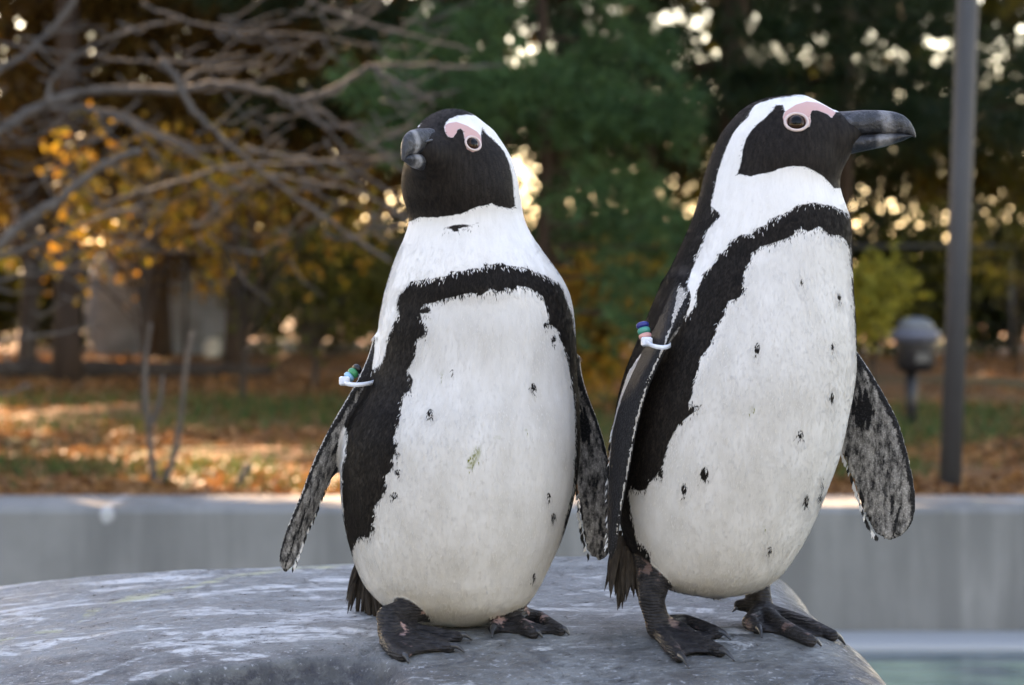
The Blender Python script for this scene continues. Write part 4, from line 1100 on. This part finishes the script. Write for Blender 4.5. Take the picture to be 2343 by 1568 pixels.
def pine(x, d, h, r, label, low=1.2, reach=2.2, nb=26, mat='darkpine', seed=0, per=26, m=9, ln=0.17, wd=0.016, group=None, extra=(), crown=1.0, dense=2.2):
    rg = np.random.default_rng(seed); b = (x, d - CAMD, GZ - 0.02)
    root = empty('pine_tree', b, label, 'tree', group)
    (tv, tf), P = trunk(b, h, r, seed=seed); mesh_obj('trunk', tv, tf, BARK_P, root, True, b)
    limbs = []; tp = []; td = []
    spec = []
    for i in range(nb):
        hh = low + (h * 0.97 - low) * (i / nb) ** 1.25
        spec.append((hh, i * 2.4 + rg.uniform(-.4, .4), reach * (1 - 0.75 * (hh / h)) * rg.uniform(0.75, 1.15), rg.uniform(-0.10, 0.16)))
    spec += list(extra)
    per0 = per
    for hh, az, L, rise in spec:
        n = 7; t = np.linspace(0, 1, n); dirv = np.array([math.cos(az), math.sin(az), 0])
        C = np.array([b[0], b[1], b[2] + hh]) + dirv * (t * L)[:, None] + np.array([0, 0, 1]) * (L * (rise * t - 0.16 * t * t + 0.10 * t ** 3))[:, None]
        limbs.append(tube(C, np.linspace(max(.012, r * .22), .004, n), 6))
        k = int(per * (dense if 1.2 < hh < 3.9 else 1.0) * max(0.5, L)); tt = rg.uniform(0.15, 1.02, k) ** 0.8
        ctr = np.stack([np.interp(tt, t, C[:, q]) for q in range(3)], 1)
        lat = np.cross(dirv, [0, 0, 1.0]); wdt = L * 0.42 * np.sin(np.clip(tt * 1.05, 0, 1) * math.pi) + 0.10
        off = rg.uniform(-1, 1, k)
        tp.append(ctr + lat * (off * wdt)[:, None] + np.stack([0 * off, 0 * off, rg.normal(size=k) * 0.06 - 0.10 * np.abs(off)], 1))
        td.append(dirv + lat * (off * 0.9)[:, None])
    V, F = merge(limbs); mesh_obj('limbs', V, F, BARK_P, root, True, b)['kind'] = 'stuff'
    tp = np.vstack(tp); td = np.vstack(td); td /= np.linalg.norm(td, axis=1)[:, None]
    near = tp[:, 2] < 4.2
    parts = []
    if near.any(): parts.append(needles(tp[near], td[near], m, ln, wd, rg))
    far = ~near
    if far.any(): parts.append(leaf_quads(np.repeat(tp[far], 3, 0) + rg.normal(size=(3 * far.sum(), 3)) * 0.12, 0.42 * crown, 0.6, rg))
    foliage('crown', parts, LEAF[mat], root, b)
    return root

def broadleaf(name, x, d, label, clumps, mat, size, cat='tree', h=3.0, r=0.05, limbs=6, seed=0, group=None, bark=None, upper=None):
    """clumps: list of (centre, radii, nclump, per, spread)"""
    rg = np.random.default_rng(seed); b = (x, d - CAMD, GZ - 0.02)
    root = empty(name, b, label, cat, group); bark = bark or BARK_D
    (tv, tf), P = trunk(b, h, r, (rg.uniform(-.05, .05), rg.uniform(-.05, .05)), seed); mesh_obj('trunk' if cat == 'tree' else 'stem', tv, tf, bark, root, True, b)
    pts = []; lb = []
    for c, rr, nc, per, sp in clumps:
        pts.append(clumpy(c, rr, nc, per, sp, rg))
        for k in range(limbs):
            e = ell_points(c, np.array(rr) * 0.8, 1, rg)[0]; s0 = np.array([b[0], b[1], b[2] + min(h * .9, max(0.15, (e[2] - b[2]) * rg.uniform(.25, .7)))])
            mid = (s0 + e) / 2 + np.array([0, 0, 0.12 * np.linalg.norm(e - s0)]) + rg.normal(size=3) * .06
            C = catmull([s0, mid, e], 5); lb.append(tube(C, np.linspace(r * .4, .003, len(C)), 6))
    if lb:
        V, F = merge(lb); mesh_obj('limbs', V, F, bark, root, True, b)['kind'] = 'stuff'
    parts = [leaf_quads(np.vstack(pts), size, 0.62, rg, 0.4)]
    if upper:
        for c, rr, n, sz in upper: parts.append(leaf_quads(ell_points(c, rr, n, rg, 0.5), sz, 0.7, rg))
    foliage('crown' if cat == 'tree' else 'leaves', parts, LEAF[mat], root, b)
    return root

def qx(q, d): return (q - CQ) * d / FQ
def qz(q, d): return CAMZ - (q - HQ) * d / FQ

# bare tree whose grey limbs reach in from the side
def bare_tree():
    d0 = 11.3; b = (qx(-330, d0), d0 - CAMD, GZ - 0.02)
    root = empty('bare_tree', b, 'bare tree with long grey crooked branches reaching over the leaf litter', 'tree')
    (tv, tf), P = trunk(b, 6.5, 0.11, (0.02, 0), 4); mesh_obj('trunk', tv, tf, BARK_G, root, True, b)
    rg = np.random.default_rng(5)
    T0 = lambda q: (-330, q)
    br = [([T0(560), (-150, 400), (0, 300), (60, 262), (130, 228), (200, 210), (300, 205), (400, 208), (480, 197), (540, 198), (620, 215), (680, 230), (740, 213), (800, 180), (850, 150)], 0.030, .012, 11.2),
          ([(850, 150), (900, 185), (950, 212), (990, 238)], 0.012, .007, 11.2), ([(850, 152), (960, 150), (1060, 155), (1150, 150)], .011, .006, 11.3),
          ([(110, 240), (112, 205), (130, 170), (165, 135), (210, 108), (270, 82), (330, 60), (420, 45)], 0.013, .006, 11.1),
          ([T0(400), (-120, 260), (0, 160), (60, 125), (110, 75), (165, 8), (190, -60)], 0.022, .012, 11.5),
          ([(365, 138), (405, 182), (425, 228), (480, 290), (540, 345), (620, 410), (700, 468), (800, 540), (890, 600)], 0.017, .010, 11.0),
          ([(415, 195), (450, 165), (520, 155), (600, 148)], .011, .005, 11.0),
          ([T0(830), (-150, 690), (0, 560), (60, 505), (130, 462), (190, 412), (240, 378), (320, 345)], 0.032, .018, 10.8),
          ([T0(750), (-160, 640), (0, 590), (80, 560), (200, 510), (330, 470)], 0.018, .008, 10.9),
          ([(110, 250), (180, 248), (260, 268), (330, 300), (420, 340), (500, 385), (560, 410)], 0.015, .007, 11.2),
          ([(150, 250), (250, 255), (340, 290), (400, 320), (480, 345)], .013, .006, 11.3),
          ([(240, 470), (330, 440), (420, 415), (500, 388), (580, 378), (680, 375), (800, 368), (900, 362)], 0.013, .007, 11.4),
          ([(680, 230), (740, 262), (800, 300), (860, 340), (930, 400)], 0.013, .007, 11.3), ([(690, 235), (730, 280), (770, 320), (790, 350)], .011, .006, 11.2),
          ([(620, 215), (700, 265), (800, 300), (870, 305), (950, 290)], .009, .005, 11.4),
          ([(560, 340), (660, 360), (760, 372), (850, 410), (930, 470)], .011, .006, 11.1), ([(600, 400), (700, 415), (820, 440), (910, 490), (960, 540)], .010, .005, 11.0),
          ([(0, 100), (100, 115), (220, 130), (340, 145), (460, 140), (560, 120)], .009, .005, 11.6), ([(320, 10), (430, 50), (560, 75), (700, 80), (820, 100), (950, 110)], .009, .004, 11.7),
          ([(700, 0), (830, 50), (960, 85), (1080, 120)], .010, .006, 11.7), ([T0(690), (-100, 660), (0, 640), (120, 620), (220, 600)], .010, .005, 10.8),
          ([T0(800), (-100, 790), (0, 780), (120, 765), (230, 740)], .010, .005, 10.8), ([T0(900), (-120, 905), (0, 905), (70, 880)], .010, .005, 10.7)]
    for pts_, r0, r1, d in br:
        C = catmull([pt(x, y, d - CAMD + 0.05 * math.sin(x * .01)) for x, y in pts_], 6)
        C = C + rg.normal(size=C.shape) * 0.003
        V, F = tube(C, 0.78 * np.linspace(r0, r1, len(C)) * (1 + .1 * rg.normal(size=len(C))), 8); mesh_obj('branch', V, F, BARK_G, root, True, b)
    # fine twigs
    tw = []
    for k in range(190):
        x = rg.uniform(-60, 980); y = rg.uniform(20, 620) + max(0, 300 - x) * rg.uniform(0, 1); a = rg.uniform(-0.7, 1.0); L = rg.uniform(60, 190); d = rg.uniform(10.8, 11.7)
        p = [pt(x + L * t * math.cos(a), y + L * t * math.sin(a) + 12 * math.sin(5 * t), d - CAMD) for t in (0, .35, .7, 1)]
        tw.append(tube(catmull(p, 3), np.linspace(.0045, .002, 10), 5))
    V, F = merge(tw); o = mesh_obj('twigs', V, F, BARK_G, root, True, b); o['kind'] = 'stuff'
bare_tree()

# pines
pine(qx(150, 20), 20, 11, 0.088, 'dark straight pine trunk standing behind the bare grey branches', low=2.7, reach=2.6, seed=1)
pine(qx(533, 23), 23, 10, 0.060, 'thin reddish pine trunk beside the grey boulder', low=2.4, reach=2.4, seed=2)
pine(qx(1290, 22.5), 22.5, 11, 0.085, 'pine with a dark trunk rising above the green boughs between the penguins', low=1.75, reach=2.6, seed=3)
pine(qx(1240, 14.5), 14.5, 5.0, 0.035, 'young bluish green pine with soft drooping boughs behind the penguins', low=0.95, reach=0.95, nb=26, mat='pine', seed=4, per=60, m=12, ln=0.11, wd=0.012,
     extra=[(1.62, 3.1, 0.95, .1), (1.35, 3.4, 0.8, .15), (1.75, 2.7, .8, .1), (1.5, 6.1, .55, .1), (0.85, 5.9, .9, .05), (0.7, .2, 1.0, .05), (.55, 5.7, 1.0, .0), (.95, .3, .7, .05), (1.6, 4.7, .7, .1)])
pine(qx(2440, 18), 18, 10, 0.06, 'dark pine with low boughs beside the lamp post', low=1.6, reach=2.3, seed=5)
PINE_SPOTS = [(-9.5, 27), (-6.4, 29), (-4.9, 26.5), (-.66, 28), (1.2, 27.5), (2.1, 29.5), (5.4, 25), (8.2, 28), (-12.5, 25), (11, 26)]
for i, (x, d) in enumerate(PINE_SPOTS):
    pine(x, d, 12 + (i % 3), 0.10, 'dark far pine in the row closing off the background', low=(2.0 if x > -1 else 4.6), reach=2.9, nb=30, seed=20 + i, per=22, group='pines closing off the background')
for i, (x, d) in enumerate([(-5.5, 17), (-8.2, 19.5), (-10.5, 16), (-2.9, 25), (4.6, 16.0), (7.5, 20), (-9.8, 23.5), (1.45, 20), (-.1, 19.5), (2.35, 22), (-12, 20), (-14, 16), (-13, 12), (-12.5, 8), (-14.5, 4.5), (-17, 18), (-16, 24), (-11.5, 25.5), (-14, 28), (-18, 28), (-17, 21.5), (-20, 24), (12, 17), (12.5, 12), (14, 8), (15, 21)]):  # mostly unseen pines, added to shade the pool and block low sky
    pine(x, d, 13.5 + (i % 2) * 2, 0.09, 'tall dark pine of the wood around the pool, a stand added mostly unseen for shade', low=(1.95 if -1 < x < 5 else 1.2 if x < -12.2 else 6.6), reach=2.7, nb=34, seed=50 + i, per=22, dense=3.0, group='tall pines around the pool', crown=1.25)

# broadleaf trees and shrubs
broadleaf('oak_tree', qx(60, 21.5), 21.5, 'brown leaved oak behind the bare branches', [((qx(120, 21.5), 18.3, qz(150, 21.5)), (2.0, 1.0, 1.3), 230, 44, .13), ((qx(520, 21.5), 18.0, qz(230, 21.5)), (1.6, .8, .9), 170, 40, .12)], 'oak', 0.085, h=4.5, r=.07, limbs=12, seed=31,
          upper=[((qx(200, 21.5), 18.3, 4.6), (2.8, 1.6, 2.0), 1500, .3)])
broadleaf('oak_tree', qx(700, 25), 25, 'golden brown oak leaning over the wire fence', [((qx(760, 25), 21.8, qz(250, 25)), (1.5, .8, 1.2), 190, 42, .13), ((qx(400, 25), 21.8, qz(470, 25)), (1.6, .6, .6), 130, 36, .12)], 'oak', 0.085, h=4.0, r=.06, limbs=10, seed=32,
          upper=[((qx(700, 25), 21.8, 4.4), (2.2, 1.4, 1.8), 900, .3)])
broadleaf('yellow_shrub', qx(330, 15), 15, 'sparse shrub with yellow and orange leaves beneath the bare branches', [((qx(330, 15), 11.8, qz(400, 15)), (.62, .4, .42), 42, 7, .06), ((qx(200, 15), 11.8, qz(500, 15)), (.45, .3, .35), 36, 8, .05)], 'yellow', 0.055, 'shrub', 1.2, .018, 8, 33)
broadleaf('yellow_shrub', qx(560, 17), 17, 'yellow leaved shrub in front of the grey boulder', [((qx(590, 17), 13.8, qz(520, 17)), (.8, .4, .40), 46, 8, .06), ((qx(460, 17), 13.8, qz(420, 17)), (.5, .3, .3), 36, 8, .06)], 'yellow', 0.06, 'shrub', 1.1, .02, 9, 34)
broadleaf('olive_shrub', qx(720, 19), 19, 'olive and yellow thicket behind the shorter penguin\'s shoulder', [((qx(720, 19), 15.8, qz(650, 19)), (.62, .45, .46), 90, 14, .07), ((qx(860, 19), 15.9, qz(640, 19)), (.5, .4, .42), 60, 14, .07)], 'olive', 0.06, 'shrub', .9, .02, 10, 35)
broadleaf('olive_shrub', qx(1330, 16), 16, 'yellowing bush seen between the two penguins', [((qx(1330, 16), 12.8, qz(760, 16)), (.36, .35, .34), 110, 13, .06), ((qx(1440, 16), 12.6, qz(650, 16)), (.36, .3, .28), 70, 11, .06)], 'yellow', 0.06, 'shrub', .7, .02, 9, 36)
broadleaf('lime_shrub', qx(1995, 17), 17, 'bright yellow green bush beside the domed lid', [((qx(1992, 17), 13.8, qz(690, 17)), (.19, .18, .22), 40, 22, .05), ((qx(2030, 17), 13.8, qz(640, 17)), (.15, .12, .10), 14, 16, .05)], 'lime', 0.05, 'shrub', .5, .012, 6, 37)
broadleaf('lime_shrub', qx(2330, 21), 21, 'yellow green bush at the foot of the dark pine', [((qx(2310, 21), 17.8, qz(560, 21)), (.45, .3, .4), 40, 12, .07)], 'olive', 0.06, 'shrub', .7, .014, 6, 38)
for i, (q, d, top) in enumerate([(-60, 27, 560), (120, 29, 540), (320, 28, 520), (560, 27.5, 500), (760, 28, 480), (960, 27, 480), (1120, 26.5, 470), (1300, 26, 465), (1460, 26.5, 478), (1620, 26, 470), (1800, 26.5, 480), (1960, 26, 500), (2100, 25.5, 490), (2240, 26, 500), (2400, 26, 480)]):
    zt = qz(top, d); c = (qx(q, d), d - CAMD, (zt + GZ) / 2)
    broadleaf('hedge_shrub', c[0], d, 'dense dark evergreen shrub in the far hedge', [(c, (.48, .5, (zt - GZ) / 2), 150, 24, .10)], 'hedge' if i % 3 else 'olive', 0.085, 'shrub', .6, .02, 4, 70 + i, 'shrubs of the far hedge')
# thin screen of small trees across the bright gap
for i, (q, d, mat) in enumerate([(1330, 30, 'darkpine'), (1560, 31, 'olive'), (1790, 30, 'olive'), (2010, 30, 'darkpine'), (2330, 30, 'hedge'), (2120, 31, 'darkpine'), (2230, 29.5, 'olive'), (1900, 31, 'olive'), (1440, 30.5, 'darkpine'), (1080, 31, 'oak'), (640, 31, 'oak'), (380, 32, 'oak'), (130, 31, 'oak'), (860, 30, 'olive'), (0, 30, 'oak'), (250, 30, 'oak'), (520, 30, 'oak')]):
    c = (qx(q, d), d - CAMD, qz(330, d))
    broadleaf('slender_tree', c[0], d, 'slender tree with thin foliage against the bright sky', [(c, (.62, .5, .95), 165 if q > 1200 else 170, 14, .12 if q > 1200 else .13)], mat, 0.10, 'tree', 3.2, .03, 12, 90 + i, 'slender trees against the sky',
              upper=[((c[0], c[1], 4.2), (1.3, 1.0, 2.0), 420, .3)])

# ------------------------------------------------------------------ THINGS ON THE FAR BANK
def post():
    m = plain('post_paint', (0.05, 0.053, 0.06), 0.55, 0.4, 0.2, 12)
    d = 10.3; a = pt(1796, 1131, d - CAMD); a[2] = GZ - 0.05; b_ = pt(1822 * 1.0, -200, d - CAMD)
    a = np.array([qx(2172, d), d - CAMD, GZ - 0.06]); top = np.array([qx(2172, d) + (qx(2201, d) - qx(2172, d)) * 3.2, d - CAMD, 3.4])
    root = empty('lamp_post', tuple(a), 'slightly leaning dark grey steel post rising behind the concrete wall', 'post')
    V, F = tube([a, a * .7 + top * .3, a * .3 + top * .7, top], [.0375, .0375, .0372, .037], 24); mesh_obj('shaft', V, F, m, root, True, tuple(a))
    V, F = lathe([(.055, -.03), (.055, .0), (.05, .008), (.042, .012), (.040, .02)], (a[0], a[1], GZ - .03)); mesh_obj('base_plate', V, F, m, root, False, tuple(a))
post()
def bin_():
    d = 14.2; x = qx(2094, d); b = (x, d - CAMD, GZ - 0.02)
    root = empty('post_mounted_bin', b, 'dark round container with grey domed lid on a thin pole', 'bin')
    mk = plain('bin_black', (0.012, 0.012, 0.015), 0.45, 0.4); mg = plain('bin_lid_grey', (0.13, 0.14, 0.145), 0.35, 0.5); mb = plain('bin_rim_blue', (0.085, 0.095, 0.13), 0.35, 0.5); ml = plain('bin_label', (0.10, 0.095, 0.085), 0.6)
    z = lambda q: qz(q, d)
    V, F = tube([(x - .02, b[1], GZ - .05), (x - .02, b[1], z(840))], .028, 14); mesh_obj('pole', V, F, mk, root, True, b)
    V, F = lathe([(.075, z(850)), (.092, z(835)), (.095, z(785)), (.095, z(782))], (x, b[1], 0)); mesh_obj('container', V, F, mk, root, True, b)
    V, F = lathe([(.098, z(783)), (.112, z(780)), (.115, z(766)), (.112, z(757)), (.09, z(754))], (x, b[1], 0)); mesh_obj('rim', V, F, mb, root, True, b)
    V, F = lathe([(.088, z(755)), (.083, z(744)), (.066, z(733)), (.038, z(727)), (.004, z(725))], (x, b[1], 0)); lid = mesh_obj('lid', V, F, mg, root, True, b)
    V, F = box((x + .02, b[1] - .096, z(818)), (.065, .008, .045), 0, .002); mesh_obj('label_plate', V, F, ml, root, False, b)
bin_()
def blob(name, c, r, mat, label, cat, seed, n=40, amp=.12):
    th = np.linspace(0, math.pi, n); ph = np.linspace(0, 2 * math.pi, 2 * n, endpoint=False)
    T, Ph = np.meshgrid(th, ph, indexing='ij'); D = np.stack([np.sin(T) * np.cos(Ph), np.sin(T) * np.sin(Ph), np.cos(T)], -1).reshape(-1, 3)
    D = np.sign(D) * np.abs(D) ** 0.8; k = 1 + amp * fbm(D + seed, 1.6, 4, seed)
    V = np.asarray(c) + D * np.asarray(r) * k[:, None]
    I = np.arange(n * 2 * n).reshape(n, 2 * n); J = np.roll(I, -1, 1)
    F = np.stack([I[:-1], I[1:], J[1:], J[:-1]], -1).reshape(-1, 4)
    o = mesh_obj(name, V, F, mat, None, True, (c[0], c[1], GZ)); return tag(o, label, cat)
MS = plain('boulder_stone', (0.21, 0.215, 0.235), 0.8, 0.3, 0.35, 4)
blob('boulder', (qx(375, 26.5), 26.5 - CAMD, 0.10), (.66, .5, .66), MS, 'large rounded grey boulder among the yellow shrubs', 'boulder', 3)
blob('stone', (qx(485, 25), 25 - CAMD, GZ + .06), (.07, .06, .09), plain('pale_stone', (.6, .55, .48), .8), 'small pale upright stone in front of the grey boulder', 'stone', 8, 14)
def house():
    d = 42; b = (qx(-60, d), d - CAMD, GZ - .3)
    root = empty('white_house', b, 'far white house with porch posts glimpsed past the dark pine trunk', 'house')
    mw = plain('white_siding', (.62, .62, .63), .7); mr = plain('roof_shingle', (.10, .10, .12), .8); mg = plain('window_glass', (.04, .06, .12), .1, .6)
    V, F = box((b[0] - .6, b[1], .45), (3.1, 2.4, 2.0)); mesh_obj('wall', V, F, mw, root, False, b)
    V, F = merge([box((b[0] - .6, b[1], 1.5), (3.6, 3.4, .14)), box((b[0] - .6, b[1] + .2, 1.75), (2.8, 1.8, .4))]); mesh_obj('roof', V, F, mr, root, False, b)
    for k in range(4):
        V, F = box((b[0] - 1.3 + .72 * k, b[1] - 1.55, .45), (.11, .11, 2.0)); mesh_obj('porch_post', V, F, mw, root, False, b)
    for k in range(3):
        V, F = box((b[0] - .95 + .72 * k, b[1] - 1.22, .35), (.42, .05, .62)); o = mesh_obj('window', V, F, mw, root, False, b)
        V, F = box((b[0] - .95 + .72 * k, b[1] - 1.255, .35), (.34, .02, .54)); mesh_obj('pane', V, F, mg, o, False, b)
house()
def fence():
    d = 24.3; y = d - CAMD; b = (0, y, GZ)
    root = empty('wire_fence', b, 'dark wire fence with a top rail crossing behind the shrubs', 'fence')
    mf = plain('fence_metal', (.035, .035, .038), .5)
    zt = qz(564, d)
    V, F = tube([(-8, y, zt), (0, y, zt), (8, y, zt)], .016, 10); mesh_obj('top_rail', V, F, mf, root, True, b)
    for x in np.arange(-7.6, 8, 1.65) + 0.04:
        V, F = tube([(x, y + .03, GZ - .1), (x, y + .03, zt + .05)], .02, 10); mesh_obj('fence_post', V, F, mf, root, True, b)
    for k in range(5):
        V, F = tube([(-8, y - .018, GZ + .12 + .15 * k), (8, y - .018, GZ + .12 + .15 * k)], .002, 6); mesh_obj('wire', V, F, mf, root, True, b)
fence()
def log_():
    d = 20.6; y = d - CAMD
    C = catmull([(qx(-120, d), y, GZ + .03), (qx(180, d), y + .05, GZ + .035), (qx(450, d), y - .02, GZ + .03), (qx(620, d), y + .1, GZ + .02)], 6)
    V, F = tube(C, np.interp(np.linspace(0, 1, len(C)), [0, .5, 1], [.075, .065, .045]) * (1 + .06 * RNG.normal(size=len(C))), 14)
    tag(mesh_obj('fallen_log', V, F, BARK_D, None, True, tuple(C[0])), 'dark fallen log lying across the leaf litter', 'log')
log_()
def sapling():
    d = 10.35; b = (qx(357, d), d - CAMD, GZ - .03)
    root = empty('sapling', b, 'forked leafless sapling growing just behind the wall', 'sapling')
    for pts_ in ([(362, 1140), (348, 1060), (340, 980), (333, 900), (334, 820), (345, 740)], [(352, 1140), (390, 1070), (408, 990), (418, 910), (428, 820), (440, 760)], [(340, 985), (365, 920), (372, 860)]):
        C = catmull([pt(x, y, d - CAMD) for x, y in pts_], 5); V, F = tube(C, np.linspace(.013, .006, len(C)), 8); mesh_obj('stem', V, F, BARK_G, root, True, b)
    a = pt(538, 1140, d - CAMD); C = catmull([a, pt(552, 1098, d - CAMD), pt(572, 1062, d - CAMD)], 4); V, F = tube(C, np.linspace(.017, .011, len(C)), 8)
    tag(mesh_obj('broken_branch', V, F, BARK_G, None, True, tuple(a)), 'short broken branch sticking up behind the wall', 'branch')
sapling()
# leaves lying on the litter, grass tufts
def ground_cover():
    n = 26000; d = 9.75 + 16 * RNG.random(n) ** 1.4; x = (RNG.random(n) - .5) * d * .42
    P = np.stack([x, d - CAMD, np.full(n, GZ + .006) + RNG.random(n) * .02], 1)
    V, F = leaf_quads(P, .07, .6); V[:, 2] = GZ - .02 + np.abs(V[:, 2] - GZ) * .7
    m = leaf_mat('fallen_leaves', [(.10, .042, .016), (.24, .10, .035), (.36, .18, .07), (.16, .06, .02)], .3)
    o = mesh_obj('fallen_leaves', V, F, m, None, False); attr(o, 'tint', np.repeat(RNG.random(n), 4)); tag(o, 'orange brown fallen leaves covering the bank behind the wall', 'leaves', kind='stuff')
    n = 16000; d = 9.9 + 7 * RNG.random(n); x = (RNG.random(n) - .58) * d * .42
    P = np.stack([x, d - CAMD, np.full(n, GZ)], 1); kp = fbm(P, .9, 3, 13) + np.where(x < -.4, .35, -.05) > .12; P = P[kp]; n = len(P)
    dr = RNG.normal(size=(n, 3)) * .5; dr[:, 2] = 1; dr /= np.linalg.norm(dr, axis=1)[:, None]; L = RNG.uniform(.04, .13, n)
    e = np.cross(dr, RNG.normal(size=(n, 3))); e /= np.linalg.norm(e, axis=1)[:, None]
    V = np.stack([P + e * .004, P - e * .004, P + dr * L[:, None]], 1).reshape(-1, 3); V[:, 2] -= .01
    m = leaf_mat('grass_blades', [(.02, .05, .012), (.045, .09, .02), (.08, .11, .03)], .35)
    o = mesh_obj('grass', V, np.arange(3 * n).reshape(n, 3), m, None, False); attr(o, 'tint', np.repeat(RNG.random(n), 3)); tag(o, 'green grass tufts growing through the leaf litter', 'grass', kind='stuff')
ground_cover()

# unseen trees added on the visitors' side to block the low sky
for i, (x, y) in enumerate([(-13, -14), (-7.5, -17), (-1.5, -15), (5, -17.5), (11, -14.5), (17, -12), (-19, -10)]):
    c = (x, y, 3.6)
    broadleaf('added_shade_tree', x, y + CAMD, 'broad green shade tree on the visitors\' side of the pool', [(c, (2.6, 2.2, 2.0), 20, 10, .3)], 'olive', 0.3, 'tree', 3.0, .14, 8, 140 + i, 'shade trees on the visitors\' side',
              upper=[((x, y, 3.9), (3.4, 2.6, 3.2), 2600, .42)])

# unseen oak added beside the pool, its crown blocking the low sun from the rock
broadleaf('oak_tree', -6.4, 18.4, 'big spreading oak added out of view to keep the sun off the rock', [((-6.4, 15.2, 8.4), (3.0, 2.2, 1.4), 60, 20, .3)], 'oak', 0.3, 'tree', 9.0, .2, 10, 201,
          upper=[((-6.2, 15.2, 9.6), (3.6, 2.6, 2.5), 5200, .46)])
